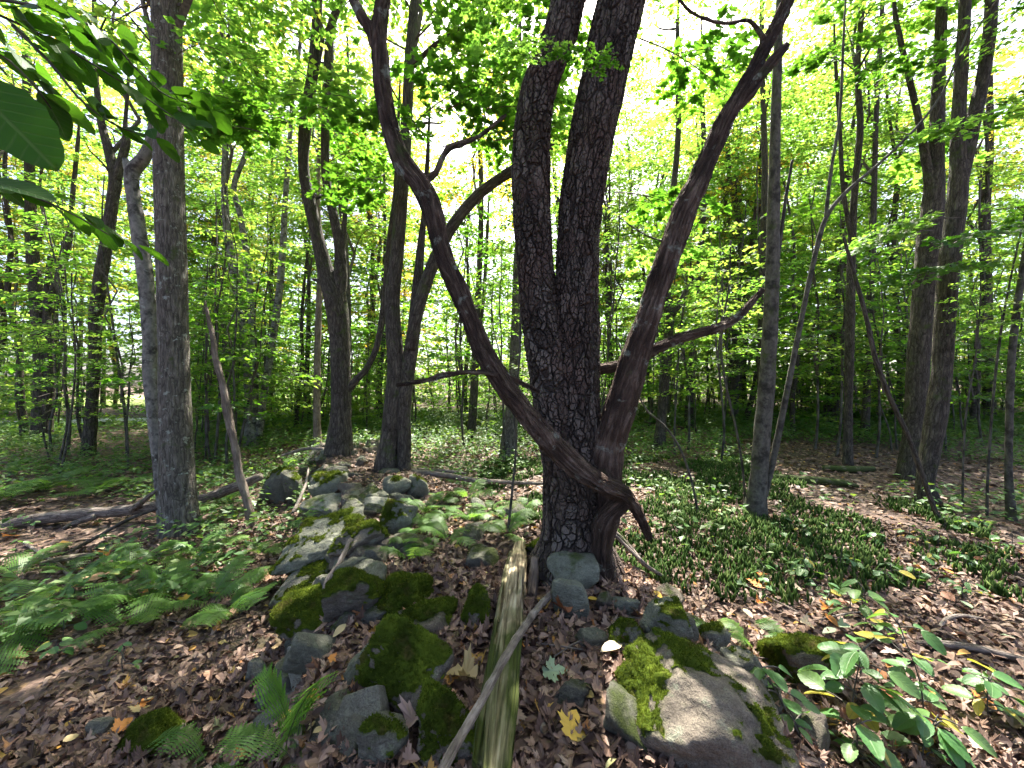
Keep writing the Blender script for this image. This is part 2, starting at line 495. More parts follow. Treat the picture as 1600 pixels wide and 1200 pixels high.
def tube(path, nseg=14, step=None, lump=.06, seed=0, flat=None, cap=True):
    """path rows (x, y, z, r) -> V, quads, barkco"""
    path = np.asarray(path, float)
    Ln = np.linalg.norm(np.diff(path[:, :3], axis=0), axis=1).sum()
    rm = path[:, 3].mean()
    if step is None: step = max(rm * .9, .03)
    n = int(max(4, min(900, Ln / step)))
    C = catmull(path, n); r = np.maximum(C[:, 3], .0008); C = C[:, :3]
    T = np.gradient(C, axis=0); T /= np.linalg.norm(T, axis=1)[:, None] + 1e-9
    up = np.array([0., 1., 0.]) if abs(T[0][1]) < .9 else np.array([1., 0, 0])
    Nn = np.zeros_like(C); b = up - T[0] * (up @ T[0]); b /= np.linalg.norm(b)
    for i in range(n):
        b = b - T[i] * (b @ T[i]); b /= np.linalg.norm(b) + 1e-9; Nn[i] = b
    B = np.cross(T, Nn)
    th = np.linspace(0, 2 * math.pi, nseg, endpoint=False)
    ct, st = np.cos(th), np.sin(th)
    s = np.concatenate([[0], np.cumsum(np.linalg.norm(np.diff(C, axis=0), axis=1))])
    S = np.repeat(s[:, None], nseg, 1)
    co = np.stack([np.repeat((ct * rm)[None], n, 0), np.repeat((st * rm)[None], n, 0), S], -1).reshape(-1, 3)
    off = np.array([seed * 3.17 % 50, seed * 7.7 % 50, seed * 1.3 % 50])
    nz = fbm(np.stack([co[:, 0] / rm * .9, co[:, 1] / rm * .9, co[:, 2] / rm * .28], 1) + off, 2)
    rr = (np.repeat(r[:, None], nseg, 1).ravel()) * (1 + lump * nz)
    ctv = np.tile(ct, n); stv = np.tile(st, n)
    Nr = np.repeat(Nn, nseg, 0); Br = np.repeat(B, nseg, 0); Cr = np.repeat(C, nseg, 0)
    f1, f2 = flat if flat else (1, 1)
    V = Cr + (Nr * (ctv * f1)[:, None] + Br * (stv * f2)[:, None]) * rr[:, None]
    i0 = np.arange(n - 1)[:, None] * nseg + np.arange(nseg)[None]
    i1 = np.arange(n - 1)[:, None] * nseg + (np.arange(nseg)[None] + 1) % nseg
    Q = np.stack([i0, i1, i1 + nseg, i0 + nseg], -1).reshape(-1, 4)
    if cap:
        k = len(V); V = np.concatenate([V, C[:1] - T[:1] * r[0] * .15, C[-1:] + T[-1:] * r[-1] * .4])
        co = np.concatenate([co, [[0, 0, 0]], [[0, 0, s[-1]]]])
        a = np.arange(nseg); nxt = (a + 1) % nseg; e = (n - 1) * nseg
        Q = np.concatenate([Q, np.stack([nxt, a, np.full(nseg, k), np.full(nseg, k)], -1)[:, [0, 1, 2, 2]] * 1,
                            np.stack([e + a, e + nxt, np.full(nseg, k + 1), np.full(nseg, k + 1)], -1)[:, [0, 1, 2, 2]]])
    return V, Q, co + off

def quads_to_mesh(name, V, Q, co, mat, extra=None):
    # degenerate quads (caps) become triangles by splitting everything into triangles
    deg = Q[:, 2] == Q[:, 3]
    q = Q[~deg]; t = Q[deg][:, :3]
    T = np.concatenate([q[:, [0, 1, 2]], q[:, [0, 2, 3]], t])
    at = {'barkco': co}
    if extra: at.update(extra)
    return mk(name, V, T, mat, attrs=at)

def tube_obj(name, path, mat, parent=None, origin=(0, 0, 0), **kw):
    V, Q, co = tube(path, **kw)
    return ob(name, quads_to_mesh(name, V - np.array(origin), Q, co, mat), parent)

# ------------------------------------------------------------------ leaves
L_SIMPLE = (np.array([(0, 0, 0), (.42, .34, .07), (1, 0, -.06), (.42, -.34, .07)], float), np.array([(0, 2, 1), (0, 3, 2)]))
def oval(wd=.30, curl=.12, droop=.12):
    st = [(0, .0), (.12, .55), (.35, 1), (.6, .88), (.82, .5), (1, 0)]
    V = []; Fc = []
    for x, w in st:
        z = -droop * x * x
        V += [(x, 0, z), (x, w * wd, z + curl * w * wd), (x, -w * wd, z + curl * w * wd)]
    for i in range(len(st) - 1):
        a, b = 3 * i, 3 * i + 3
        Fc += [(a, b, b + 1), (a, b + 1, a + 1), (a, a + 2, b + 2), (a, b + 2, b)]
    return np.array(V, float), np.array(Fc)
def toothed(wd=.36, curl=.12, droop=.14, n=11, pointed=1.0):
    V = []; Fc = []
    for i in range(n + 1):
        x = i / n; w = math.sin(math.pi * x ** .8) ** (.75 * pointed) if 0 < x < 1 else 0
        z = -droop * x * x
        for k, f in enumerate((0, .55, 1.0, -.55, -1.0)):
            xx = x + (.045 if abs(f) == 1 and 0 < i < n else 0)
            V.append((xx, f * w * wd * (1 if i % 2 or abs(f) < 1 else .93), z + curl * abs(f) * w * wd + (.012 if i % 2 else -.006) * (abs(f) == .55)))
    for i in range(n):
        a, b = 5 * i, 5 * i + 5
        for p, q in ((0, 1), (1, 2)): Fc += [(a + p, b + p, b + q), (a + p, b + q, a + q)]
        for p, q in ((0, 3), (3, 4)): Fc += [(a + p, b + q, b + p), (a + p, a + q, b + q)]
    return np.array(V, float), np.array(Fc)
L_OVAL = oval()
L_OVAL_CURL = oval(.30, .55, .5)
L_LONG = oval(.22, .3, .3)
def maple(z=.08):
    half = [(0, 0.0), (-.04, .10), (.02, .30), (.14, .24), (.18, .42), (.26, .38), (.40, .62), (.44, .48), (.56, .50), (.50, .30), (.52, .18),
            (.68, .26), (.72, .20), (.82, .17), (1.0, 0.0)]
    pts = half + [(x, -y) for x, y in half[-2:0:-1]]
    V = [(.32, 0, -.02)] + [(x, y, z * (abs(y) * 2.0) ** 1.5 - .12 * x * x) for x, y in pts]
    n = len(pts)
    Fc = [(0, 1 + i, 1 + (i + 1) % n) for i in range(n)]
    return np.array(V, float), np.array(Fc)[:, ::-1]
L_MAPLE = maple()
L_MAPLE_CURL = maple(.5)
def maple_lo():
    half = [(0, 0.0), (.02, .30), (.18, .24), (.40, .60), (.50, .22), (.76, .22), (1.0, 0.0)]
    pts = half + [(x, -y) for x, y in half[-2:0:-1]]
    V = [(.32, 0, -.02)] + [(x, y, .1 * abs(y) - .12 * x * x) for x, y in pts]
    n = len(pts)
    return np.array(V, float), np.array([(0, 1 + i, 1 + (i + 1) % n) for i in range(n)])[:, ::-1]
L_MAPLE_LO = maple_lo()

def nrm(a): return a / (np.linalg.norm(a, axis=-1, keepdims=True) + 1e-9)

def leaves(T, P, D, N, S, rnd=None):
    """copies of a leaf template; P base, D direction, N normal, S length -> V, F, rnd"""
    tv, tf = T; n, k = len(P), len(tv)
    X = nrm(D); Y = nrm(np.cross(N, X)); Z = np.cross(X, Y)
    S = np.broadcast_to(np.asarray(S, float), (n,))
    V = P[:, None] + (tv[None, :, 0:1] * X[:, None] + tv[None, :, 1:2] * Y[:, None] + tv[None, :, 2:3] * Z[:, None]) * S[:, None, None]
    Fc = tf[None] + (np.arange(n) * k)[:, None, None]
    if rnd is None: rnd = RNG.random(n)
    return V.reshape(-1, 3), Fc.reshape(-1, 3), np.repeat(rnd, k)

class Bag:
    """collects triangle batches with a material index and a rnd attribute"""
    def __init__(s): s.V = []; s.F = []; s.R = []; s.M = []; s.n = 0
    def add(s, V, F, Rn=None, mi=0):
        s.V.append(V); s.F.append(np.asarray(F) + s.n); s.R.append(np.zeros(len(V)) if Rn is None else Rn)
        s.M.append(np.full(len(F), mi)); s.n += len(V)
    def rod(s, a, b, ra, rb, mi=1):
        a = np.asarray(a, float); b = np.asarray(b, float); d = b - a; d /= np.linalg.norm(d) + 1e-9
        u = np.cross(d, [0, 0, 1.]) if abs(d[2]) < .95 else np.cross(d, [1., 0, 0]); u /= np.linalg.norm(u); w = np.cross(d, u)
        V = []
        for c, r in ((a, ra), (b, rb)):
            for q in range(3):
                V.append(c + (u * math.cos(q * 2.094) + w * math.sin(q * 2.094)) * r)
        Fc = []
        for q in range(3):
            p = (q + 1) % 3
            Fc += [(q, p, 3 + p), (q, 3 + p, 3 + q)]
        s.add(np.array(V), np.array(Fc), None, mi)
    def rods(s, pts, ra, rb, mi=1):
        n = len(pts) - 1
        for i in range(n): s.rod(pts[i], pts[i + 1], ra + (rb - ra) * i / n, ra + (rb - ra) * (i + 1) / n, mi)
    def mesh(s, name, mats, smooth=False):
        return mk(name, np.concatenate(s.V), np.concatenate(s.F), mats, np.concatenate(s.M), {'rnd': np.concatenate(s.R)}, smooth)

def spray_into(bag, start, az, length, rise, rng, T, lsize, dens, tw=.008, mi_leaf=0, rb=None):
    """one flat leafy spray: axis, side twigs, leaves lying roughly level"""
    n = 7
    dirv = np.array([math.cos(az), math.sin(az), 0]); side = np.array([-math.sin(az), math.cos(az), 0])
    pts = []
    bend = rng.uniform(-.25, .25)
    for i in range(n):
        t = i / (n - 1)
        pts.append(start + dirv * length * t + side * length * bend * t * t + np.array([0, 0, length * (rise * t - (rise * .6 + .18) * t * t)]))
    pts = np.array(pts)
    bag.rods(pts, tw, tw * .25)
    nsub = int(5 + length * 4)
    P = []; D = []
    for k in range(nsub):
        t = .2 + .8 * (k + rng.random()) / nsub
        j = min(int(t * (n - 1)), n - 2); f = t * (n - 1) - j
        b = pts[j] * (1 - f) + pts[j + 1] * f
        sg = 1 if k % 2 else -1
        ang = az + sg * rng.uniform(.6, 1.15)
        l = length * .42 * (1.15 - t) + .12
        d = np.array([math.cos(ang), math.sin(ang), rng.uniform(-.18, .12)])
        if l > .2: bag.rod(b, b + d * l, tw * .3, tw * .1)
        m = max(2, int(l * dens))
        for q in range(m):
            u = (q + rng.random()) / m
            a2 = ang + rng.uniform(-1.2, 1.2)
            P.append(b + d * l * u + rng.normal(0, .03, 3) * [1, 1, .8])
            D.append([math.cos(a2), math.sin(a2), rng.uniform(-.5, .15)])
    P = np.array(P); D = np.array(D)
    N = np.array([0, 0, 1.]) + rng.normal(0, .36, (len(P), 3))
    S = lsize * rng.uniform(.65, 1.2, len(P))
    base = rng.random() if rb is None else rb
    rnd = np.clip(base * .5 + rng.random(len(P)) * .5, 0, 1)
    V, Fc, Rn = leaves(T, P, D, N, S, rnd)
    bag.add(V, Fc, Rn, mi_leaf)

def crown_mesh(name, seed, height, radius, nspray, T, lsize, dens, leafmat, shape='round'):
    rng = np.random.default_rng(seed); bag = Bag()
    # leader
    lead = [np.array([0, 0, -.2])]
    for i in range(6): lead.append(np.array([rng.normal(0, .12 * radius * .4), rng.normal(0, .12 * radius * .4), height * (i + 1) / 6.5]))
    bag.rods(np.array(lead), .035 * radius / 2, .008)
    for k in range(nspray):
        u = (k + rng.random()) / nspray
        z = u * height
        if shape == 'round': prof = math.sin(math.pi * min(1, .12 + u * .86)) ** .7
        else: prof = 1.05 - .75 * u
        az = k * 2.39996 + rng.uniform(-.5, .5)
        Lr = max(.35, radius * prof * rng.uniform(.55, 1.1))
        j = min(int(u * 6), 5); c = lead[j] + (lead[j + 1] - lead[j]) * (u * 6 - j); c = np.array([c[0], c[1], z])
        inner = rng.uniform(0, .35) * Lr
        s0 = c + np.array([math.cos(az), math.sin(az), .35]) * inner
        if inner > .2: bag.rod(c, s0, .014 * radius / 2, .010 * radius / 2)
        spray_into(bag, s0, az, Lr - inner * .5, rng.uniform(.05, .5), rng, T, lsize, dens, .006 * radius / 1.6)
    return bag.mesh(name, [leafmat, M['twig']])

CROWN = {}
CROWN['canopy'] = [crown_mesh('canopy_crown', 10 + i, 5.2, 2.7, 25, L_SIMPLE, .125, 19, M['leaf']) for i in range(4)]
CROWN['yellow'] = [crown_mesh('turning_crown', 20 + i, 5.0, 2.5, 24, L_SIMPLE, .125, 19, M['leaf_yellow']) for i in range(2)]
CROWN['under'] = [crown_mesh('sapling_crown', 30 + i, 3.0, 1.25, 22, L_SIMPLE, .10, 20, M['leaf'], 'cone') for i in range(4)]
CROWN['dark'] = [crown_mesh('shade_crown', 40 + i, 3.4, 1.5, 22, L_MAPLE_LO, .11, 16, M['leaf_dark'], 'cone') for i in range(2)]
def branch_mesh(name, seed, mat, T=L_MAPLE, ls=.115, length=1.5, dens=24):
    rng = np.random.default_rng(seed); bag = Bag()
    spray_into(bag, np.zeros(3), 0, length, .25, rng, T, ls, dens, .011, rb=.3)
    spray_into(bag, np.array([length * .3, 0, .05]), .7, length * .6, .2, rng, T, ls, dens, .007, rb=.5)
    spray_into(bag, np.array([length * .3, 0, .05]), -.7, length * .6, .2, rng, T, ls, dens, .007, rb=.2)
    return bag.mesh(name, [mat, M['twig']])
BRANCH = [branch_mesh('leafy_branch', 60 + i, M['leaf_dark'] if i % 2 else M['leaf']) for i in range(4)]

def add_crown(parent, kind, rel, scale, seed):
    ms = CROWN[kind]
    return ob('crown', ms[seed % len(ms)], parent, rel, (0, 0, (seed * 1.7) % 6.28), scale)

# ------------------------------------------------------------------ trees seen one by one
def px_path(pts, d0, base=None, ext=0.0, flare=None):
    out = []
    for p in pts:
        d = d0 + (p[3] if len(p) > 3 else 0)
        w = W(p[0], p[1], d); out.append([w.x, w.y, w.z, p[2] / 2 * d / FPX * stretch(p[0])])
    out = np.array(out)
    if base is not None:        # foot: sink into the soil
        r0 = out[0, 3]
        foot = out[0].copy(); foot[2] = base - .15; foot[3] = r0 * (flare or 1.12)
        mid = out[0].copy(); mid[2] = base + .04; mid[3] = r0 * ((flare or 1.12) * .55 + .45)
        out = np.concatenate([[foot], [mid], out[1:]])
    if ext:
        dv = out[-1, :3] - out[-3, :3]; dv[1] = 0; dv /= np.linalg.norm(dv) + 1e-9
        dv = dv * .6 + np.array([0, 0, .5]); dv /= np.linalg.norm(dv)
        for k in (.33, .66, 1):
            q = out[-1].copy(); q[:3] = out[-1, :3] + dv * ext * .33; q[3] = max(out[-1, 3] * .75, .012); out = np.concatenate([out, [q]])
    return out

TREES = {}
def tree(name, label, stems, mat, crowns=(), group=None, nseg=18, d=None, ext=2.5, flare=1.42, step=None, lump=.06, cat='tree', limbs=0, seed=1, thick=1.0):
    p0 = stems[0][0]
    g = G(p0[0], p0[1])
    d0 = d if d else g.y
    base = W(p0[0], p0[1], d0); zb = gz(base.x, base.y)
    root = thing(name, label, cat, (base.x, base.y, zb), group)
    org = np.array([base.x, base.y, zb])
    paths = []
    for i, s in enumerate(stems):
        s = list(s); e = ext
        if isinstance(s[-1], dict): e = s[-1].get('ext', 0); s = s[:-1]
        pth = px_path(s, d0, zb if i == 0 else None, e, flare)
        pth[:, 3] *= thick
        paths.append(pth)
        rm = pth[:, 3].mean()
        tube_obj('trunk' if i == 0 else 'limb', pth, mat, root, org, nseg=nseg if rm > .03 else 8, step=step, lump=lump, seed=seed + i * 3 + hash_label(label))
    rr = random.Random(seed + len(label))
    for k in range(limbs):
        pth = paths[k % len(paths)]
        i = rr.randint(len(pth) // 2, len(pth) - 1); a = pth[i]
        az = rr.uniform(0, 6.28); l = rr.uniform(.8, 2.2)
        r0 = min(a[3] * .5, .03)
        pt = [a.copy()]; pt[0][3] = r0
        for q in (.35, .7, 1.0):
            c = a.copy(); c[0] += math.cos(az + q * .5) * l * q; c[1] += math.sin(az + q * .5) * l * q; c[2] += l * (.75 * q + rr.uniform(-.1, .1)); c[3] = r0 * (1.05 - q) + .003
            pt.append(c)
        tube_obj('limb', pt, mat, root, org, nseg=7, step=.12, lump=.05, seed=k)
    tip = paths[0][-1]
    for c in crowns:
        kind, z, sc = c[:3]
        # where the first stem passes height z
        pz = paths[0]
        j = np.argmin(abs(pz[:, 2] - z)); x, y = pz[j, 0], pz[j, 1]
        if len(c) > 3: x += c[3]; y += c[4]
        add_crown(root, kind, (x - org[0], y - org[1], z - org[2]), sc, seed + int(z * 3))
    TREES[label] = (root, org)
    return root
def hash_label(s): return sum(ord(c) * (i + 1) for i, c in enumerate(s)) % 97

# black cherry in the middle
cherry = tree('cherry_tree', 'massive black cherry tree with scaly dark bark and two fused stems',
    [[(898, 885, 122), (897, 840, 108), (896, 780, 97), (895, 700, 88), (897, 620, 78), (900, 540, 70), (901, 450, 67), (904, 370, 65), (910, 300, 66), (923, 220, 68), (938, 150, 70), (955, 70, 73), (972, 0, 75), (990, -80, 74), (1010, -200, 70), (1030, -350, 60)],
     [(890, 760, 70, -.02), (876, 680, 70, -.03), (862, 600, 66, -.02), (848, 520, 60), (837, 430, 55), (831, 340, 56), (830, 260, 57), (833, 190, 54), (842, 140, 53), (860, 95, 48), (876, 50, 50), (888, 0, 51), (898, -60, 48), (905, -160, 44), (905, -300, 38)]],
    M['cherry'], [('canopy', 7.5, 1.1)], nseg=140, ext=3, flare=1.35, step=.011, lump=.035)

# the shaggy, twisting tree rooted beside it
shag = tree('twisted_tree', 'shaggy red-brown tree with two curving stems growing against the cherry trunk',
    [[(940, 888, 34, -.2), (938, 850, 34, -.22), (944, 815, 36, -.24), (960, 795, 32, -.26), (980, 779, 27, -.29), (966, 768, 31, -.36), (930, 750, 35, -.42), (880, 712, 38, -.47), (830, 655, 37, -.5), (790, 605, 36, -.5), (758, 555, 33, -.48), (735, 500, 31, -.46), (712, 445, 31, -.44), (692, 395, 30, -.42), (678, 340, 33, -.40), (660, 295, 35, -.4), (630, 255, 31, -.4), (610, 200, 28, -.4), (598, 140, 32, -.4), (594, 95, 30, -.4), (592, 50, 25, -.4), (598, 0, 23, -.4), (602, -60, 22, -.4), {'ext': 3}],
     [(936, 860, 44, -.05), (945, 790, 56, -.06), (949, 740, 57, -.08), (953, 690, 56, -.1), (967, 640, 57, -.12), (984, 585, 51, -.14), (1003, 525, 47, -.16), (1022, 470, 45, -.18), (1042, 410, 43, -.2), (1066, 335, 45, -.2), (1090, 285, 37, -.2), (1115, 230, 33, -.2), (1140, 175, 33, -.2), (1166, 130, 27, -.2), (1195, 75, 24, -.2), (1225, 15, 23, -.2), (1246, -40, 21, -.2), {'ext': 3}],
     [(594, 95, 22, -.4), (582, 55, 20, -.4), (566, 25, 18, -.42), (550, -5, 16, -.42), (535, -50, 14, -.42), {'ext': 2}],
     [(1145, 172, 20, -.2), (1168, 148, 22, -.22), (1190, 118, 20, -.24), (1210, 92, 17, -.25), (1228, 72, 13, -.25), {'ext': 0}],
     [(885, 600, 16, .2), (940, 577, 18, .12), (985, 568, 19, .1), (1022, 547, 18, .1), (1070, 526, 18, .12), (1115, 514, 17, .15), (1150, 497, 15, .2), (1176, 470, 11, .22), (1192, 452, 8, .22), {'ext': 0}],
     [(972, 772, 24, -.31), (988, 786, 21, -.29), (1002, 812, 16, -.26), (1014, 842, 10, -.23), {'ext': 0}],
     [(842, 612, 6, -.32), (800, 592, 6, -.46), (752, 581, 7, -.6), (700, 586, 7, -.62), (655, 596, 8, -.64), (620, 601, 6, -.66), {'ext': 0}],
     [(655, 290, 14, -.4), (680, 270, 10, -.3), (700, 235, 9, -.2), (745, 215, 6, -.1), (790, 180, 4, 0), {'ext': 0}],
     [(1200, 68, 8, -.2), (1172, 34, 6, -.25), (1135, 36, 5, -.3), (1085, 22, 4, -.4), (1055, -8, 3, -.5), {'ext': 0}]],
    M['shag'], [('canopy', 5.6, 1.0)], nseg=64, flare=1.3, step=.012, lump=.15, thick=.86)

big_maple = tree('maple_tree', 'big straight grey-barked maple standing below the stone wall among ferns',
    [[(282, 833, 66), (281, 800, 62), (277, 720, 57), (273, 620, 53), (271, 500, 51), (268, 400, 51), (265, 300, 51), (263, 200, 51), (262, 100, 51), (260, 0, 50), (258, -90, 48), (255, -250, 44)]],
    M['maple'], [('canopy', 6.2, 1.1), ('canopy', 8.5, 1.2)], nseg=64, step=.03, lump=.035, flare=1.25)
tree('birch_tree', 'slim pale grey tree with black blotches leaning against the big straight maple',
    [[(262, 815, 28), (252, 740, 25), (242, 660, 24), (235, 590, 24), (234, 520, 26), (228, 440, 28), (218, 370, 27), (209, 310, 25), (207, 268, 26), (226, 245, 22), (238, 205, 17), (243, 130, 13), (241, 30, 12), (240, -60, 11)],
     [(210, 285, 18), (200, 262, 16), (196, 248, 10), {'ext': 0}]],
    M['pale'], [('canopy', 5.5, .9)], d=5.35, nseg=26, step=.05)
tree('maple_tree', 'dark maple with three rising stems beside the bright clearing',
    [[(66, 690, 34), (66, 600, 30), (63, 520, 29), (55, 450, 25), (49, 360, 22), (46, 260, 18), (42, 140, 15), (40, 20, 13)],
     [(70, 520, 14), (78, 470, 14), (96, 420, 14), (108, 375, 12), (114, 300, 9), (122, 220, 7), {'ext': 1}],
     [(72, 650, 22), (78, 590, 20), (76, 520, 16), (72, 470, 12), (78, 400, 8), {'ext': 0}]],
    M['dark'], [('canopy', 6, 1.3), ('canopy', 10, 1.4)], limbs=5)
tree('maple_tree', 'dark leaning maple with a knobbly forked top in front of the pale track',
    [[(138, 712, 22), (143, 640, 22), (148, 560, 22), (150, 490, 24), (158, 430, 24), (168, 370, 22), (176, 310, 21), (180, 280, 22), (170, 235, 18), (158, 190, 14), (150, 120, 10), (148, 30, 9)],
     [(182, 282, 18), (190, 250, 15), (197, 222, 15), (196, 190, 8), (200, 140, 6), {'ext': 1}]],
    M['dark'], [('canopy', 8, 1.3)], limbs=5, seed=3)
tree('dead_tree', 'thin bare pinkish dead trunk leaning beside the big maple',
    [[(392, 822, 14), (385, 780, 13), (373, 735, 14), (366, 690, 13), (355, 645, 15), (349, 605, 12), (338, 565, 11), (332, 525, 9), (324, 490, 6), (320, 470, 2.5), {'ext': 0}]],
    M['dead'], nseg=18, step=.03, lump=.16)
tree('beech_tree', 'pale grey tree with three slender smooth stems behind the stone wall',
    [[(394, 697, 22), (391, 640, 20), (388, 560, 18), (381, 500, 17), (369, 440, 16), (358, 380, 14), (351, 310, 12), (352, 220, 10), (350, 110, 9), (345, 0, 8)],
     [(398, 660, 14), (397, 580, 14), (393, 490, 12), (388, 420, 11), (376, 340, 10), (366, 290, 9), (385, 230, 8), (378, 120, 7), {'ext': 2}],
     [(404, 680, 13), (412, 620, 12), (425, 540, 12), (436, 460, 12), (442, 390, 11), (446, 310, 9), (452, 230, 8), (458, 150, 7), (470, 60, 6), {'ext': 2}]],
    M['pale'], [('canopy', 8, 1.3), ('yellow', 11, 1.2)], limbs=4, nseg=14)
tree('maple_tree', 'dark maple forking into two tall upright stems behind the stone wall',
    [[(530, 708, 38), (532, 650, 34), (533, 590, 32), (530, 520, 33), (523, 465, 36), (508, 420, 26), (496, 370, 22), (484, 315, 20), (474, 255, 18), (479, 180, 20), (489, 110, 18), (496, 20, 16), (498, -60, 14)],
     [(527, 475, 26), (532, 435, 22), (531, 390, 18), (522, 340, 15), (511, 290, 14), (508, 220, 14), (513, 110, 16), (518, 40, 13), (540, -20, 10), {'ext': 2}],
     [(533, 410, 10), (538, 350, 8), (542, 280, 7), {'ext': 0}],
     [(540, 612, 16), (556, 594, 12), (574, 574, 10), (590, 536, 10), (602, 460, 11), (608, 380, 9), (618, 300, 8), (622, 200, 6), {'ext': 1}],
     [(522, 452, 12), (500, 440, 9), (488, 436, 3), {'ext': 0}]],
    M['dark'], [('canopy', 8, 1.2), ('canopy', 11, 1.2)], nseg=26, step=.06, limbs=3)
tree('maple_tree', 'double-trunked dark maple with one limb arching behind the cherry',
    [[(604, 732, 32), (608, 690, 30), (614, 640, 30), (619, 580, 28), (615, 520, 25), (613, 470, 24), (620, 400, 22), (628, 300, 20), (635, 200, 18), (640, 100, 17), (648, 0, 14), (655, -70, 12)],
     [(630, 738, 24), (632, 690, 22), (630, 640, 24), (637, 580, 23), (646, 520, 21), (651, 460, 17), (656, 400, 13), (662, 340, 9), (668, 250, 7), {'ext': 1}],
     [(640, 545, 18, -.1), (654, 480, 20, -.15), (672, 425, 20, -.2), (694, 375, 19, -.2), (722, 332, 17, -.2), (755, 298, 16, -.2), (795, 270, 16, -.2), (840, 246, 15, -.2), (885, 208, 14, -.2), (925, 170, 12, -.2), (960, 110, 10, -.2), {'ext': 2}],
     [(638, 110, 9), (680, 70, 7, -.4), (720, 45, 6, -.8), (760, 5, 5, -1), {'ext': 0}]],
    M['dark'], [('canopy', 7.5, 1.2), ('canopy', 9.5, 1.2)], nseg=26, step=.05, limbs=2, seed=2)
tree('young_tree', 'slim reddish young trunk just behind the far end of the stone wall',
    [[(496, 702, 12), (495, 640, 12), (496, 560, 11), (498, 480, 10), (500, 400, 8), (497, 300, 7), (500, 180, 6)]], M['dead'], [('under', 6.5, 1.3)], nseg=10)
tree('maple_tree', 'mossy-footed maple trunk standing alone in the herbs between double maple and cherry',
    [[(794, 715, 24), (798, 660, 22), (803, 590, 18), (806, 520, 16), (808, 450, 15), (812, 360, 14), (815, 260, 12), (812, 150, 11)]], M['maple'], [('canopy', 6.5, 1.1)], nseg=16, step=.08, limbs=3)
tree('young_tree', 'slender dark trunk with a low fork in the yellow glade behind',
    [[(735, 688, 13), (740, 630, 13), (743, 560, 12), (746, 480, 10), (750, 400, 9), (752, 300, 8), (748, 180, 7)],
     [(741, 560, 7), (752, 500, 6), (758, 430, 6), (762, 350, 5), {'ext': 1}]], M['dark'], [('yellow', 7.5, 1.2)], nseg=10, limbs=3)
tree('maple_tree', 'dark forked trunk in the wood just past the twisted tree',
    [[(1030, 702, 17), (1034, 650, 16), (1039, 590, 15), (1044, 530, 15), (1045, 490, 16), (1040, 440, 12), (1044, 380, 11), (1052, 300, 10), (1060, 200, 9), (1058, 90, 8)],
     [(1046, 500, 11), (1060, 478, 10), (1072, 455, 9), (1084, 440, 7), (1102, 424, 5), {'ext': 0}]], M['dark'], [('canopy', 8.5, .8)], nseg=12, limbs=4)
tree('young_tree', 'dark slim trunk with a stub between two forked trees past the cherry',
    [[(1076, 668, 13), (1079, 600, 12), (1084, 520, 11), (1090, 440, 10), (1098, 350, 9), (1100, 240, 8), (1096, 120, 7)]], M['dark'], [('canopy', 9, 1.1)], nseg=10, limbs=4, seed=4)
tree('young_tree', 'crooked grey trunk with pale seedlings at its foot near the slim twin',
    [[(1146, 664, 13), (1149, 600, 13), (1152, 540, 13), (1150, 470, 12), (1158, 400, 11), (1152, 330, 9), (1140, 280, 8), (1135, 180, 7)],
     [(1152, 500, 9), (1166, 460, 8), (1172, 400, 7), (1180, 330, 6), {'ext': 1}]], M['grey'], [('canopy', 9, 1.1)], nseg=10, limbs=4, seed=5)
tree('maple_tree', 'slim grey maple with a thin leaning sister stem in the clubmoss',
    [[(1180, 806, 38), (1184, 760, 34), (1190, 690, 32), (1197, 610, 31), (1203, 520, 29), (1207, 420, 26), (1209, 320, 23), (1211, 220, 20), (1214, 120, 18), (1218, 20, 15), (1222, -80, 14)],
     [(1186, 800, 15), (1200, 752, 13), (1214, 690, 13), (1227, 625, 12), (1240, 560, 11), (1254, 490, 10), (1270, 415, 10), (1290, 342, 10), (1322, 300, 8), (1380, 250, 7), (1440, 190, 6), (1475, 140, 5), {'ext': 1}],
     [(1290, 342, 8), (1298, 270, 7), (1312, 180, 6), (1318, 60, 5), {'ext': 1}],
     [(1195, 700, 8), (1207, 490, 8), (1225, 330, 7), (1238, 250, 5), {'ext': 0}]],
    M['grey'], [('canopy', 7.5, .9)], nseg=28, step=.04, limbs=2, thick=.88)
tree('young_tree', 'straight dark trunk close behind the slim twin maple',
    [[(1192, 694, 15), (1190, 620, 15), (1190, 520, 14), (1192, 400, 12), (1195, 270, 11), (1192, 150, 9), (1190, 20, 8)]], M['dark'], [('canopy', 9, .8)], nseg=10, limbs=3, seed=6)
tree('maple_tree', 'straight dark maple trunk above the mossy fallen log',
    [[(1325, 727, 15), (1325, 650, 15), (1327, 560, 16), (1329, 470, 16), (1331, 380, 14), (1336, 290, 12), (1344, 200, 12), (1340, 110, 10), (1348, 0, 9)],
     [(1332, 380, 9), (1318, 300, 8), (1312, 200, 7), (1305, 90, 6), {'ext': 1}]], M['dark'], [('canopy', 8.5, .8)], nseg=12, limbs=5)
tree('young_tree', 'thin dark trunk close beside the trunk above the mossy log',
    [[(1351, 682, 14), (1355, 600, 13), (1359, 500, 13), (1363, 400, 12), (1366, 290, 10), (1370, 160, 9), (1378, 20, 8)]], M['dark'], [('canopy', 9, 1.2)], nseg=10, limbs=4, seed=8)
tree('maple_tree', 'thick grey maple standing close behind its taller forked neighbour',
    [[(1420, 748, 34), (1426, 690, 34), (1432, 610, 34), (1438, 530, 36), (1446, 450, 39), (1453, 370, 40), (1459, 300, 33), (1463, 220, 25), (1467, 120, 21), (1471, 20, 18), (1474, -70, 16)],
     [(1458, 320, 20), (1438, 200, 12), (1420, 120, 10), (1400, 30, 8), {'ext': 1}]],
    M['dark'], [('canopy', 9, 1.1)], nseg=28, step=.05, limbs=2, thick=1.1)
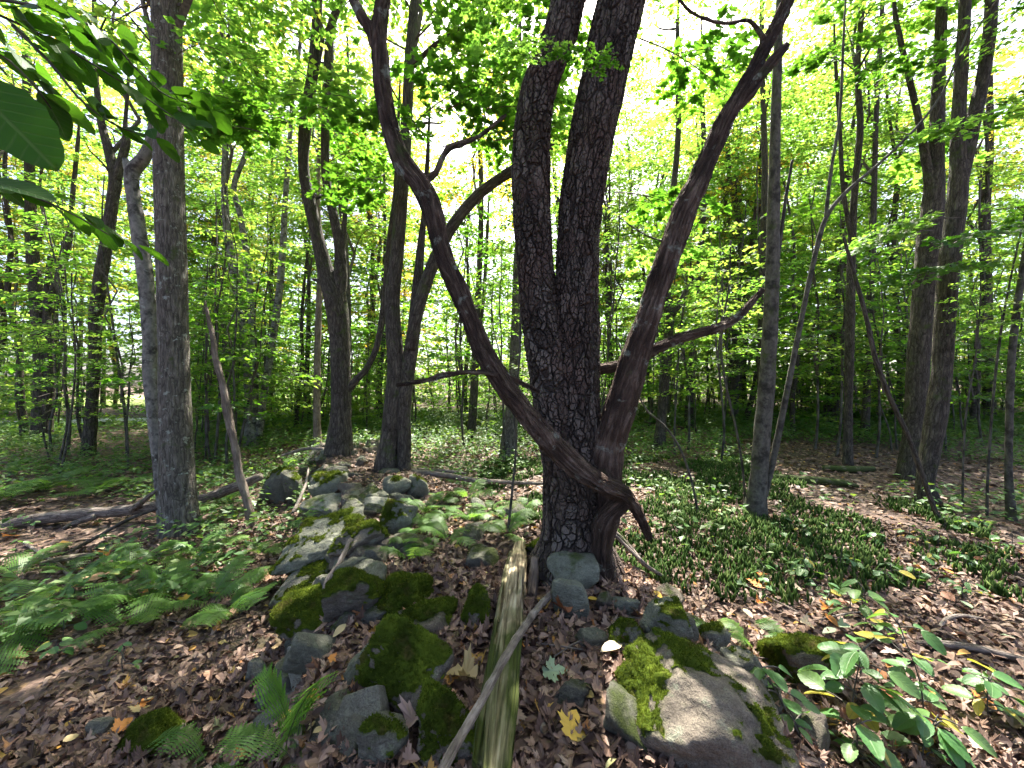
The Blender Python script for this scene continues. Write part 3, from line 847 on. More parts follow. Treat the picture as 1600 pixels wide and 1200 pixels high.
tree('maple_tree', 'tall grey maple forking into two upright stems, swept foot among clubmoss',
    [[(1450, 787, 34), (1446, 755, 30), (1452, 710, 32), (1463, 650, 34), (1471, 590, 33), (1475, 510, 33), (1482, 430, 34), (1491, 350, 33), (1497, 290, 31), (1497, 220, 24), (1500, 140, 22), (1506, 40, 20), (1510, -60, 19)],
     [(1494, 310, 28), (1508, 250, 26), (1523, 180, 25), (1536, 120, 23), (1546, 50, 22), (1552, -30, 21), (1556, -100, 20), {'ext': 3}]],
    M['dark'], [('canopy', 8.5, 1.0)], nseg=30, step=.04, thick=1.1)
tree('dead_tree', 'thin dark dead pole leaning across the swept-footed maple',
    [[(1490, 856, 11), (1468, 810, 10), (1442, 745, 10), (1418, 680, 9), (1390, 620, 9), (1368, 560, 9), (1352, 490, 8), (1335, 430, 7), (1318, 370, 5), {'ext': 0}]], M['dark'], nseg=10, step=.04, d=5.0)
tree('maple_tree', 'distant straight maple trunk beyond the tall forked maple',
    [[(1545, 660, 24), (1545, 600, 21), (1543, 520, 20), (1541, 430, 20), (1540, 330, 18), (1546, 230, 15), (1546, 120, 12), (1544, 0, 11)]], M['dark'], [('canopy', 8, 1.2), ('yellow', 10, 1.2)], nseg=12, limbs=5, seed=11)
tree('young_tree', 'slightly bent young grey trunk on the sunlit litter at the wood edge',
    [[(1580, 812, 17), (1576, 740, 14), (1577, 660, 14), (1580, 570, 14), (1588, 490, 14), (1600, 410, 13), (1614, 320, 12), (1622, 220, 11)]], M['grey'], [('under', 6.0, .9)], nseg=14, limbs=1)
for k, (lab, pts) in enumerate((
        ('hair-thin sapling stem rising beside the swept-footed maple', [(1542, 806, 5), (1544, 730, 5), (1552, 620, 5), (1562, 530, 5), (1578, 440, 4), (1600, 340, 4)]),
        ('hair-thin upright sapling stem between the forked maple and the young grey trunk', [(1504, 802, 4), (1505, 720, 4), (1510, 640, 4), (1524, 560, 3), (1532, 460, 3), (1530, 350, 3)]),
        ('thin bent sapling rising out of the clubmoss beside the slim twin maple', [(1165, 800, 4), (1160, 730, 4), (1150, 670, 4), (1132, 590, 4), (1127, 530, 4), (1140, 440, 3)]),
        ('thin arching whip of a sapling near the cherry foot', [(1090, 805, 4), (1080, 750, 4), (1062, 700, 4), (1038, 665, 3), (1010, 640, 3), (990, 600, 2)]),
        ('wispy leaning sapling in front of the herbs behind the rail', [(795, 830, 4), (800, 770, 4), (806, 700, 3), (803, 640, 3), (812, 560, 3)]),
        ('thin pale sapling stem in the ferns beyond the fallen log', [(95, 745, 5), (105, 690, 4), (112, 640, 4), (118, 560, 4), (112, 470, 3)]))):
    tree('sapling', lab, [pts], M['twig'] if False else M['grey'], [('under', 2.2, .45)] if k not in (3,) else [], nseg=8, step=.05, ext=.6, cat='sapling')

# near leafy boughs
def bough(parent_label, px, py, d, az, sc, k):
    root, org = TREES[parent_label]
    p = W(px, py, d)
    o = ob('leafy_branch', BRANCH[k % 4], root, (p.x - org[0], p.y - org[1], p.z - org[2]), (R(random.uniform(-12, 12)), R(random.uniform(-5, 18)), az), sc)
    return o
dbl = 'double-trunked dark maple with one limb arching behind the cherry'
k = 0
for (px, py, d, az, sc) in ((640, 120, 6.6, -.3, 1.2), (640, 200, 6.4, -.6, 1.2), (700, 170, 6.0, -.4, 1.2), (650, 60, 6.6, -.9, 1.2), (730, 110, 5.6, .2, 1.1), (690, 230, 6.0, -.2, 1.0),
                            (620, 180, 6.6, -2.4, 1.2), (640, 250, 6.6, -1.8, 1.1), (760, 170, 5.4, -.3, 1.0), (790, 90, 5.4, -.6, .9), (690, 20, 6.2, -.5, 1.2), (650, 310, 7.0, -2.8, 1.1), (770, 220, 5.8, .1, .9)):
    bough(dbl, px, py, d, az, sc, k); k += 1
fk = 'dark maple forking into two tall upright stems behind the stone wall'
for (px, py, d, az, sc) in ((495, 150, 9, -2.6, 1.5), (490, 190, 8.6, -2.9, 1.5), (500, 220, 8.5, -2.2, 1.5), (480, 120, 8.6, -2.4, 1.4), (505, 260, 9, -.5, 1.3), (430, 170, 7.8, 2.8, 1.3), (420, 210, 7.6, -2.7, 1.2)):
    bough(fk, px, py, d, az, sc, k); k += 1
rt = 'tall grey maple forking into two upright stems, swept foot among clubmoss'
for (px, py, d, az, sc) in ((1480, 240, 5.6, -2.2, .8), (1490, 380, 5.6, -1.9, .8), (1500, 340, 5.6, 2.9, .9), (1470, 420, 5.7, -2.6, .8), (1510, 180, 5.7, -.6, .8), (1530, 60, 5.8, -1.2, .9), (1460, 360, 5.6, 3.1, .9), (1540, 330, 5.8, -.3, .8)):
    bough(rt, px, py, d, az, sc, k); k += 1
ch = 'massive black cherry tree with scaly dark bark and two fused stems'
for (px, py, d, az, sc) in ((850, 120, 2.75, -2.0, .32), (878, 130, 2.75, -1.0, .3), (840, 60, 2.8, -2.6, .36), (960, 300, 3.6, .2, .7), (960, 380, 3.8, .4, .7), (1000, 60, 3.6, .3, .8)):
    bough(ch, px, py, d, az, sc, k); k += 1
mid = 'straight dark maple trunk above the mossy fallen log'
for (px, py, d, az, sc) in ((1335, 60, 7.6, -2, 1.3), (1335, 110, 7.8, -2.7, 1.3), (1340, 40, 8, -.8, 1.3), (1330, 170, 8, -1.6, 1.2), (1340, 250, 8.2, -.4, 1.2)):
    bough(mid, px, py, d, az, sc, k); k += 1

# ------------------------------------------------------------------ background wood
def where(x, y):
    px = 800 + x / y * 600
    for lim, nm in ((60, 'beyond the three-stemmed dark maple'), (215, 'around the bright clearing'), (330, 'behind the big straight maple'), (470, 'behind the three-stemmed pale tree'),
                    (575, 'behind the upright forked maple'), (680, 'behind the double-trunked maple'), (850, 'in the yellow glade'), (960, 'straight behind the cherry'),
                    (1110, 'close behind the twisted stem'), (1260, 'behind the slim grey twin maple'), (1400, 'behind the trunk above the mossy log'), (1520, 'behind the two thick grey maples')):
        if px < lim: return nm
    return 'beyond the young grey trunk'
def far_word(y, a, b): return 'nearer' if y < a else ('deeper' if y < b else 'farthest')
def stick_trunk(seed, h, r):
    rng = np.random.default_rng(seed)
    pts = []; x = y = 0
    for i in range(8):
        t = i / 7; pts.append((x, y, h * t - .15, r * (1.15 - .75 * t))); x += rng.normal(0, h * .012); y += rng.normal(0, h * .012)
    return pts
def stock(name, seeds, h, r, mat, nseg):
    out = []
    for s in seeds:
        p = stick_trunk(s, h, r); V, Q, co = tube(p, nseg=nseg, step=h / 26, lump=.08, seed=s)
        out.append((quads_to_mesh(name, V, Q, co, mat), p))
    return out
BG = stock('background_trunk', range(80, 86), 11.0, .085, M['dark'], 9) + stock('background_trunk', range(86, 90), 11.0, .08, M['grey'], 9)
SP = stock('sapling_stem', range(90, 96), 5.0, .022, M['grey'], 6)

rb = random.Random(21)
def far_ok(x, y):
    # keep the glade left of the cherry and the clearing on the left thinner
    px = 800 + x / y * 600
    return not ((95 < px < 240 and y > 12.5 and rb.random() < .85) or (700 < px < 790 and rb.random() < .5))
n_bg = 0
while n_bg < 69:
    y = rb.uniform(12.5, 34); x = rb.uniform(-1.5, 1.5) * y
    if n_bg >= 58: y = rb.uniform(17, 28); x = rb.uniform(.2, .95) * y      # denser stand past the cherry
    if not far_ok(x, y): continue
    bi = rb.randrange(len(BG)); me, p = BG[bi]
    kind = 'yellow' if rb.random() < .15 else 'canopy'
    zn = where(x, y); fw = far_word(y, 18, 26)
    root = thing('forest_tree', '%s trunk, %s crown, %s wood, %s' % ('dark furrowed' if bi < 6 else 'smooth grey', 'yellowing' if kind == 'yellow' else 'green', fw, zn), 'tree', (x, y, gz(x, y)), 'forest trees ' + zn)
    s = rb.uniform(.8, 1.45) * (1 + (y - 12) / 60)
    root.rotation_euler = (R(rb.uniform(-3, 3)), R(rb.uniform(-3.5, 3.5)), rb.uniform(0, 6.28))
    root.scale = (s, s, s)
    ob('trunk', me, root)
    for zc in ((4.0, 7.4) if y < 16 and rb.random() < .6 else (4.0,) if y < 16 else (2.4, 4.8, 7.6) if y < 25 else (1.6, 3.8, 6.4, 9.4)):
        ms = CROWN[kind]; j = 4 if zc < 7 else 6
        ob('crown', ms[rb.randrange(len(ms))], root, (p[j][0], p[j][1], zc + rb.uniform(-.6, .6)), (0, 0, rb.uniform(0, 6.28)), rb.uniform(.85, 1.15))
    n_bg += 1
n_sp = 0
while n_sp < 235:
    y = rb.uniform(8.5, 27); x = rb.uniform(-1.45, 1.45) * y
    px = 800 + x / y * 600
    if y < 11 and (380 < px < 680 or 840 < px < 1010): continue
    if not far_ok(x, y): continue
    me, p = SP[rb.randrange(len(SP))]
    kind = 'dark' if rb.random() < .22 else 'under'
    zn = where(x, y); fw = far_word(y, 13, 20)
    root = thing('sapling', 'thin sapling, %s leaves, %s understorey, %s' % ('dark lobed' if kind == 'dark' else 'small bright', fw, zn), 'sapling', (x, y, gz(x, y)), 'understorey saplings ' + zn)
    s = rb.uniform(.75, 1.5) * (1 + (y - 8) / 50)
    root.rotation_euler = (R(rb.uniform(-4, 4)), R(rb.uniform(-4, 4)), rb.uniform(0, 6.28)); root.scale = (s, s, s)
    ob('trunk', me, root)
    ms = CROWN[kind]
    ob('crown', ms[rb.randrange(len(ms))], root, (p[3][0], p[3][1], rb.uniform(.9, 1.9) if y < 13 else rb.uniform(.05, .7)), (0, 0, rb.uniform(0, 6.28)), rb.uniform(.85, 1.2))
    n_sp += 1

# far-off wood: one mass closing the view all round
rng = np.random.default_rng(5); bag = Bag()
nl = 62000
ang = rng.uniform(-1.35, 1.35, nl); rad = rng.uniform(36, 62, nl)
X = np.sin(ang) * rad; Y = np.cos(ang) * rad
cl = fbm(np.stack([X / 5, Y / 5, X * 0], 1), 2)
Z = rng.random(nl) ** 1.15 * (17 + 8 * cl)
P = np.stack([X, Y, Z - .3], 1)
D = rng.normal(0, 1, (nl, 3)); D[:, 2] *= .4
N = np.array([0, 0, 1.]) + rng.normal(0, .5, (nl, 3))
kp = ~((ang > -.88) & (ang < -.74) & (Z < 9)); P, D, N, cl = P[kp], D[kp], N[kp], cl[kp]; nl = int(kp.sum())
V, Fc, Rn = leaves(L_SIMPLE, P, D, N, rng.uniform(.35, .75, nl), np.clip(.3 + .4 * cl + rng.random(nl) * .4, 0, 1))
bag.add(V, Fc, Rn, 0)
for i in range(45):
    a = rng.uniform(-1.35, 1.35); r_ = rng.uniform(35, 60); x, y = math.sin(a) * r_, math.cos(a) * r_
    bag.rod((x, y, -.8), (x + rng.normal(0, .4), y, rng.uniform(9, 14)), .16, .06, 1)
tag(ob('far_wood', bag.mesh('far_wood', [M['leaf'], M['twig']])), 'leafy far-off wood closing the view behind the trunks', 'woodland', kind='stuff')

# ------------------------------------------------------------------ rocks
def ico(sub):
    bm = bmesh.new(); bmesh.ops.create_icosphere(bm, subdivisions=sub, radius=1)
    V = np.array([v.co[:] for v in bm.verts]); Fc = np.array([[v.index for v in f.verts] for f in bm.faces]); bm.free()
    return V, Fc
ICO = {s: ico(s) for s in (3, 4, 5, 6)}
def vnormals(V, Fc):
    n = np.cross(V[Fc[:, 1]] - V[Fc[:, 0]], V[Fc[:, 2]] - V[Fc[:, 0]])
    o = np.zeros_like(V)
    for k in range(3): np.add.at(o, Fc[:, k], n)
    return nrm(o)
def rock_arrays(seed, dims, sub=5, planes=9, rough=.05, p=16, tilt=(0, 0, 0), layer=0):
    rng = np.random.default_rng(seed)
    U, Fc = ICO[sub]
    n = nrm(rng.normal(0, 1, (planes, 3))); h = rng.uniform(.62, .95, planes)
    ax6 = np.concatenate([np.eye(3), -np.eye(3)]); n = np.concatenate([n, ax6]); h = np.concatenate([h, np.full(6, 1.0)])
    d = np.maximum(U @ n.T, 0) / h
    r = ((d ** p).sum(1)) ** (-1 / p)
    V = U * r[:, None]
    V = V + U * (rough * 1.3 * fbm(V * 2.2 + seed * 1.7, 5) - rough * .9 * np.abs(fbm(V * 3.7 + seed, 3)))[:, None]
    V = V * np.array(dims) / 2
    if layer:
        V[:, 0] *= 1 + .05 * np.sin(V[:, 2] * layer + 3 * fbm(V * 6, 2)); V[:, 1] *= 1 + .05 * np.sin(V[:, 2] * layer + 1)
    V = V @ np.array(Euler([R(a) for a in tilt]).to_matrix()).T
    return V, Fc
def moss_mask(V, N, Pw, thr, seed):
    return sstep(-.25, .38, N[:, 2] * .6 + .6 * fbm(Pw * 4 + seed, 3) + .28 * fbm(Pw * 26 + seed, 3) - thr * .85 - .07)
def rock(name, label, px, py, wpx, hpx, mat, seed, cat='rock', depth_ratio=.8, moss=None, tilt=(0, 0, 0), yaw=None, sub=5, sink=.3, planes=9, rough=.055, d=None, fuzz=1.0, layer=0, group=None, lift=0, p=24):
    """py is where the stone meets the ground in the picture; size from its width and height there"""
    g = G(px, py)
    if d: g = W(px, py, d)
    dd = g.y
    w = wpx * dd / FPX; h = hpx * dd / FPX
    full_h = h / (1 - sink)
    V, Fc = rock_arrays(seed, (w, w * depth_ratio, full_h), sub, planes, rough, p, tilt, layer)
    if yaw is not None: V = V @ np.array(Matrix.Rotation(R(yaw), 3, 'Z')).T
    cy_ = dd + w * depth_ratio * .25
    c = np.array([(px - 800) / FPX * cy_, cy_, g.z + h - full_h / 2 + lift])
    N = vnormals(V, Fc)
    at = np.zeros(len(V))
    if moss is not None: at = moss_mask(V, N, V + c, moss, seed)
    o = tag(ob(name, mk(name, V, Fc, M[mat], attrs={'moss': at}), None, c), label, cat, group)
    if moss is not None and fuzz:
        fm = at[Fc].min(1)
        sel = Fc[fm > .3]
        if len(sel):
            # cushion layer
            used = np.unique(sel); remap = -np.ones(len(V), int); remap[used] = np.arange(len(used))
            q = V[used] + N[used] * (-.001 + .022 * np.minimum(1, w * 2) * np.clip(at[used] - .3, 0, 1) * (.7 + .7 * np.clip(fbm(V[used] * 24 + seed, 3), -.8, 1)))[:, None]
            bag = Bag(); rn = np.clip(.4 + .35 * fbm(V[used] * 9 + 4, 3), 0, 1)
            bag.add(q, remap[sel], rn, 0)
            # blades
            A = np.linalg.norm(np.cross(V[sel[:, 1]] - V[sel[:, 0]], V[sel[:, 2]] - V[sel[:, 0]]), axis=1)
            nb = int(min(9000, A.sum() / 2 * 42000 * fuzz / max(1, dd / 2.2) ** 2))
            if nb > 20:
                rg = np.random.default_rng(seed + 5); fi = rg.choice(len(sel), nb, p=A / A.sum())
                wts = rg.dirichlet((1, 1, 1), nb)
                qq = q[remap[sel[fi]]]
                P = (qq * wts[:, :, None]).sum(1)
                Dn = N[sel[fi]].mean(1) + rg.normal(0, .45, (nb, 3))
                T = (np.array([(-.0, .16, 0), (0, -.16, 0), (1, 0, .1)], float), np.array([(0, 1, 2)]))
                base_rn = (rn[remap[sel[fi]]]).mean(1)
                V2, F2, R2 = leaves(T, P, Dn, rg.normal(0, 1, (nb, 3)), rg.uniform(.006, .014, nb) * max(1, dd / 2), np.clip(base_rn + rg.normal(0, .22, nb), 0, 1))
                bag.add(V2, F2, R2, 0)
            mo = ob('moss', bag.mesh('moss', [M['moss']], True), o)
            mo['kind'] = 'stuff'
    return o

rock('boulder', 'large brown boulder half covered in green moss beside the rotten rail', 1082, 1180, 330, 105, 'rock_brown', 3, 'boulder', .66, moss=.5, yaw=-38, tilt=(6, 9, 0), sub=6, sink=.5, planes=12, rough=.06, p=16)
rock('stone', 'smooth rounded grey stone lying against the foot of the cherry', 893, 925, 78, 48, 'rock_green', 5, depth_ratio=.8, moss=.95, sub=5, sink=.2, fuzz=0, planes=8, rough=.02)
rock('stone', 'pointed triangular grey stone in front of the rounded one at the cherry', 890, 958, 62, 46, 'rock_green', 12, depth_ratio=.7, moss=.95, sub=5, sink=.25, fuzz=0, planes=6, rough=.015, tilt=(0, 8, 0), p=9)
rock('boulder', 'moss-capped angular boulder overhanging a grey oval stone', 635, 1098, 140, 88, 'rock_brown', 9, 'boulder', .7, moss=.22, yaw=-25, tilt=(6, 14, 0), sub=6, sink=.25, rough=.08, p=14, lift=.02)
rock('stone', 'bare oval blue-grey stone below the moss-capped boulder', 562, 1148, 86, 56, 'rock', 14, depth_ratio=.7, moss=None, tilt=(-15, -22, 0), sub=5, sink=.2, planes=7, rough=.02)
rock('stone', 'block of grey stone with a mossy shoulder next to the rail foot', 600, 1196, 80, 58, 'rock', 17, moss=.35, yaw=20, sub=5, sink=.2, p=24)
rock('stone', 'pale upright pointed stone standing behind the tall fern frond', 470, 1078, 36, 70, 'rock_pale', 21, depth_ratio=.6, moss=.9, tilt=(5, -6, 10), sub=5, sink=.15, planes=6, p=20, fuzz=0)
rock('boulder', 'big grey pale-faced slab with a mossy top, topmost of the leaning stack', 498, 918, 150, 62, 'rock_green', 24, 'boulder', .7, moss=.4, tilt=(12, -20, 0), sub=6, sink=.1, rough=.06, p=16, lift=.12, layer=18)
rock('boulder', 'layered mossy slab in the middle of the leaning stack', 485, 955, 140, 44, 'rock', 25, 'boulder', .7, moss=.25, tilt=(10, -16, 0), sub=5, sink=.15, rough=.03, p=24, layer=40, lift=.06)
rock('boulder', 'dark mossy slab at the bottom of the leaning stack', 490, 992, 130, 46, 'rock_brown', 26, 'boulder', .7, moss=.2, tilt=(8, -14, 0), sub=5, sink=.2, rough=.03, p=22, layer=30)
rock('boulder', 'brown-green mossy boulder beside the bent stick, below the stack', 548, 968, 96, 58, 'rock_brown', 27, 'boulder', .8, moss=.15, tilt=(10, -20, 0), sub=5, sink=.2)
rock('stone', 'flat-topped pale sunlit slab propped on the wall', 508, 822, 74, 28, 'rock_pale', 30, depth_ratio=.8, moss=.85, tilt=(14, -8, 0), sub=5, sink=.1, p=24, lift=.14, fuzz=0)
rock('stone', 'narrow grey slab standing under the flat-topped pale one', 492, 868, 46, 60, 'rock', 31, depth_ratio=.8, moss=.5, tilt=(0, 12, 0), sub=5, sink=.1, p=24)
rock('stone', 'leaning grey leaf-shaped slab next to the flat-topped pale one', 548, 824, 40, 40, 'rock', 32, depth_ratio=.5, moss=.8, tilt=(-20, 35, 0), sub=4, sink=.15, fuzz=0)
rock('boulder', 'rounded grey boulder with a moss cap at the edge of the fern patch', 622, 838, 48, 52, 'rock_green', 33, 'boulder', .8, moss=.38, sub=5, sink=.15, tilt=(0, 14, 0))
rock('stone', 'small white stone on the wall top above the mossy boulder', 588, 795, 46, 18, 'rock_pale', 34, moss=None, sub=4, sink=.2)
rock('boulder', 'long mossy boulder lying across the wall above the pale-faced slab', 560, 868, 100, 40, 'rock_brown', 35, 'boulder', .6, moss=.1, tilt=(6, -14, 0), sub=5, sink=.2)
rock('boulder', 'grey angular boulder with one mossy side on the wall crest', 510, 786, 62, 44, 'rock_green', 36, 'boulder', .8, moss=.55, sub=5, sink=.15)
rock('stone', 'wider of two grey stones beside the fallen branch on the wall', 618, 776, 48, 30, 'rock_green', 37, moss=.7, sub=4, sink=.2, fuzz=.6)
rock('stone', 'narrower of two grey stones beside the fallen branch on the wall', 652, 776, 40, 32, 'rock_green', 38, moss=.75, sub=4, sink=.2, fuzz=.6)
rock('boulder', 'cluster-end mossy boulder where the propped log rests on the wall', 432, 782, 50, 48, 'rock', 39, 'boulder', .8, moss=.3, sub=4, sink=.2)
rock('stone', 'pale upright stone between dark mossy ones at the wall end', 458, 788, 34, 52, 'rock', 40, moss=.45, sub=4, sink=.15)
rock('stone', 'low stone under a bright green moss cushion above the oval cream leaf', 635, 962, 90, 38, 'rock_brown', 41, depth_ratio=.9, moss=-.3, sub=5, sink=.3, fuzz=1.5, rough=.08)
rock('stone', 'low stone under a yellow-green moss cushion below the oval cream leaf', 668, 992, 92, 32, 'rock_brown', 42, depth_ratio=.9, moss=-.3, sub=5, sink=.3, fuzz=1.5, rough=.08)
rock('stone', 'moss-covered stone touching the wall side of the rotten rail', 742, 978, 46, 44, 'rock_brown', 43, depth_ratio=1.2, moss=-.2, sub=5, sink=.25, fuzz=1.5)
rock('stone', 'round mossy-topped stone above the big brown boulder', 976, 1012, 66, 34, 'rock', 44, moss=.05, sub=5, sink=.25)
rock('stone', 'grey stone with mossy sides beside a small fern frond', 1042, 1002, 78, 44, 'rock_green', 45, moss=.35, sub=5, sink=.25)
rock('stone', 'small dark grey stone buried between litter and fern frond', 1106, 1018, 60, 30, 'rock', 46, moss=.6, sub=4, sink=.3)
rock('stone', 'small flat grey stone behind the splintered stump piece', 975, 958, 42, 22, 'rock_green', 47, moss=.95, sub=4, sink=.3, fuzz=0)
rock('stone', 'mossy stone tucked between the big brown boulder and the dark mound', 1165, 1088, 74, 60, 'rock', 48, moss=.35, sub=5, sink=.3)
rock('boulder', 'dark moss-draped mound of stone behind the broad-leaved shrub', 1248, 1072, 110, 66, 'rock_brown', 49, 'boulder', .9, moss=-.1, sub=5, sink=.3)
rock('stone', 'small grey stone at the wall foot beside the tall fern', 402, 1068, 40, 26, 'rock', 50, moss=.8, sub=4, sink=.3, fuzz=0)
rock('stone', 'small lumpy grey stone half hidden by the tall fern', 416, 1108, 42, 34, 'rock', 51, moss=.8, sub=4, sink=.3, fuzz=0)
rock('stone', 'lone blue-grey stone in the leaf litter on the fern slope', 152, 1152, 36, 22, 'rock', 52, moss=None, sub=4, sink=.3)
rock('boulder', 'thickly mossed boulder under the lower end of the rotten rail', 702, 1196, 96, 84, 'rock_brown', 53, 'boulder', .9, moss=.1, sub=6, sink=.3, fuzz=1.3, rough=.08)
rock('stone', 'mossy stone between the cherry foot and the rail', 843, 868, 44, 26, 'rock_brown', 54, moss=-.1, sub=5, sink=.25)
rock('stone', 'low moss-covered stone sticking out of the litter below the wall', 232, 1180, 90, 36, 'rock_brown', 55, depth_ratio=.8, moss=-.3, sub=5, sink=.5, fuzz=1.5)
rock('stone', 'white stone on the far crest of the wall by the thin branches', 500, 702, 12, 8, 'rock_pale', 56, moss=None, sub=3, sink=.2)

# smaller stones of the tumbled wall
wall = thing('stone_wall', 'tumbled line of small half-buried mossy field stones running into the wood', 'stone wall', (-1.2, 4.0, gz(-1.2, 4.0)))
stock_r = []
for i in range(10):
    V, Fc = rock_arrays(200 + i, (1, random.uniform(.65, .95), random.uniform(.45, .75)), 4, 7, .06, 28)
    N = vnormals(V, Fc); at = moss_mask(V, N, V * .4, .45 + .3 * (i % 3), i)
    stock_r.append(mk('stone', V, Fc, M[('rock', 'rock_brown', 'rock_green')[i % 3]], attrs={'moss': at}))
rs = random.Random(4)
for i in range(190):
    y = rs.choice((rs.uniform(1.6, 5), rs.uniform(3, 10)))
    xl = float(np.interp(y, YK, XL)); xr = float(np.interp(y, YK, XR))
    x = xl + rs.uniform(-.25, .45) if rs.random() < .65 else rs.uniform(xl, xr + .2)
    if math.hypot(x - .53, y - 3.2) < .5 or (abs(x) < .22 and y < 3.6): continue
    s = rs.uniform(.12, .34) * (1.25 if y > 5 else 1)
    z = gz(x, y) + s * rs.uniform(-.08, .16)
    ob('stone', stock_r[rs.randrange(10)], wall, (x - wall.location.x, y - wall.location.y, z - wall.location.z), (rs.uniform(-.4, .4), rs.uniform(-.4, .4), rs.uniform(0, 6.28)), s)

# ------------------------------------------------------------------ rotten rail, logs, sticks
def rail():
    a = G(812, 850); b = W(772, 1235, 1.16)
    A = np.array([a.x, a.y, a.z + .10]); A = np.array(W(812, 842, a.y + .05))
    Bp = np.array(b)
    o = thing('split_rail', 'rotten split fence rail lying on the stones, pale wood with green moss', 'fence rail', tuple(A))
    org = A
    # three long splinters of a weathered rail lying side by side
    specs = [('rail_wood', 0, 0, .060, (1.0, .8), 0, 1.0), ('rail_wood', -.055, -.035, .045, (.9, .9), .10, .95), ('rail_wood', .040, -.045, .034, (.8, 1.0), .06, .6)]
    sidev = np.cross(Bp - A, [0, 0, 1.]); sidev /= np.linalg.norm(sidev)
    for nm, off, dz, r, fl, t0, t1 in specs:
        pts = []
        for t in np.linspace(t0, t1, 9):
            c = A * (1 - t) + Bp * t - sidev * off + np.array([0, 0, dz + .012 * math.sin(t * 9 + off * 30)])
            pts.append((*c, r * (.62 + .38 * min(1, (t - t0) * 4 + .1)) * (1.0 - .25 * (t > .9))))
        V, Q, co = tube(pts, nseg=40, step=.014, lump=.05, seed=int(off * 100) + 9, flat=(1.0, .75))
        # flatten into a split board with long ridges
        nz = fbm(np.stack([co[:, 0] * 60, co[:, 1] * 60, co[:, 2] * 2.5], 1), 3)
        ctr = V.copy()
        V[:, 2] += .020 * nz; V[:, 0] += .008 * nz
        cz = np.interp(V[:, 1], [Bp[1], A[1]], [Bp[2], A[2]]) + dz
        V[:, 2] = np.minimum(V[:, 2], cz + r * .45 + .012 * nz)      # split flat face
        tt = (V[:, 1] - A[1]) / (Bp[1] - A[1])
        mo = np.clip(1.5 * sstep(.66, .82, tt + .1 * fbm(V * 6, 2)) + sstep(.02, .06, -(V[:, 0] - np.interp(V[:, 1], [Bp[1], A[1]], [Bp[0], A[0]])) - .03) * .7 + .5 * sstep(.3, .6, fbm(V * 7 + 3, 3)), 0, 1)
        ob(nm, quads_to_mesh(nm, V - org, Q, co, M['rail'], {'moss': mo}), o)
    return o
rail()

def stick(name, label, pts, mat, cat='stick', nseg=12, on_ground=True, lump=.12, sub=(), group=None):
    """pts rows (px, py, width px, depth or None for on the ground)"""
    P = []
    for p in pts:
        if len(p) > 3 and p[3]: w = W(p[0], p[1], p[3])
        else:
            w = G(p[0], p[1]); w.z += p[2] / 2 * w.y / FPX * .8
        P.append((w.x, w.y, w.z, p[2] / 2 * w.y / FPX * (.5 + .5 * stretch(p[0]))))
    P = np.array(P); org = P[0, :3].copy()
    if not sub:
        V, Q, co = tube(P, nseg=nseg, lump=lump, seed=len(label), step=max(.012, P[:, 3].mean() * .8))
        return tag(ob(name, quads_to_mesh(name, V - org, Q, co, M[mat]), None, org), label, cat, group)
    root = thing(name, label, cat, tuple(org), group)
    V, Q, co = tube(P, nseg=nseg, lump=lump, seed=len(label), step=max(.012, P[:, 3].mean() * .8))
    ob('stem', quads_to_mesh('stem', V - org, Q, co, M[mat]), root)
    for s in sub:
        q = [(*W(p[0], p[1], p[3]), p[2] / 2 * p[3] / FPX) for p in s]
        tube_obj('side_branch', q, M[mat], root, org, nseg=8, lump=lump, seed=3)
    return root
stick('fallen_log', 'long dark fallen log running behind the big maple up onto the stone wall',
      [(-60, 834, 22, 5.3), (0, 824, 24, 5.3), (60, 812, 22, 5.35), (130, 803, 21, 5.4), (200, 797, 19, 5.45), (260, 789, 18, 5.5), (320, 778, 16, 5.55), (360, 764, 17, 5.6), (408, 744, 12, 5.65)], 'log', 'log', 20,
      sub=[[(205, 797, 10, 5.4), (225, 782, 8, 5.3), (243, 768, 5, 5.2)], [(150, 806, 10, 5.35), (115, 818, 8, 5.3), (100, 826, 5, 5.2)]])
stick('fallen_branch', 'dark thin branch slanting over the ferns beside the big maple', [(100, 870, 7), (150, 840, 6, 4.75), (200, 812, 6, 4.9), (245, 795, 5, 5.05)], 'dark')
stick('fallen_branch', 'dark mossy branch lying in the ferns on the fern slope', [(62, 888, 12), (100, 880, 14), (130, 873, 10), (150, 868, 6)], 'log')
stick('stick', 'curved pale grey stick among the ferns on the fern slope', [(38, 850, 5), (75, 876, 6), (100, 892, 7), (118, 915, 5)], 'stick')
stick('stick', 'bent grey-brown stick leaning on the mossy stack of slabs', [(548, 842, 6, 3.25), (530, 880, 8, 3.05), (512, 908, 9, 2.95), (503, 945, 9, 2.85), (492, 985, 10, 2.75), (478, 1012, 8, 2.65)], 'stick', lump=.2)
stick('stick', 'thin whitish twig leaning on the mossy stack beside the bent stick', [(520, 898, 2, 2.9), (510, 930, 3, 2.85), (508, 965, 3, 2.8)], 'stick')
stick('stick', 'long straight grey stick lying across the rotten rail', [(684, 1215, 15, 1.08), (715, 1160, 14, 1.2), (745, 1108, 13, 1.34), (785, 1035, 12, 1.58), (812, 990, 11, 1.84), (838, 953, 10, 2.18), (866, 922, 8, 2.58)], 'stick', lump=.14)
stick('wood_piece', 'short brown broken board standing beside the rotten rail', [(836, 872, 12, 2.95), (834, 900, 16, 2.85), (830, 932, 16, 2.72)], 'dead', 'wood piece')
stick('wood_piece', 'splintered yellowish wood shard behind the pointed grey stone', [(918, 962, 14, 2.62), (938, 945, 13, 2.66), (955, 930, 9, 2.72), (966, 920, 4, 2.76)], 'dead', 'wood piece', lump=.3)
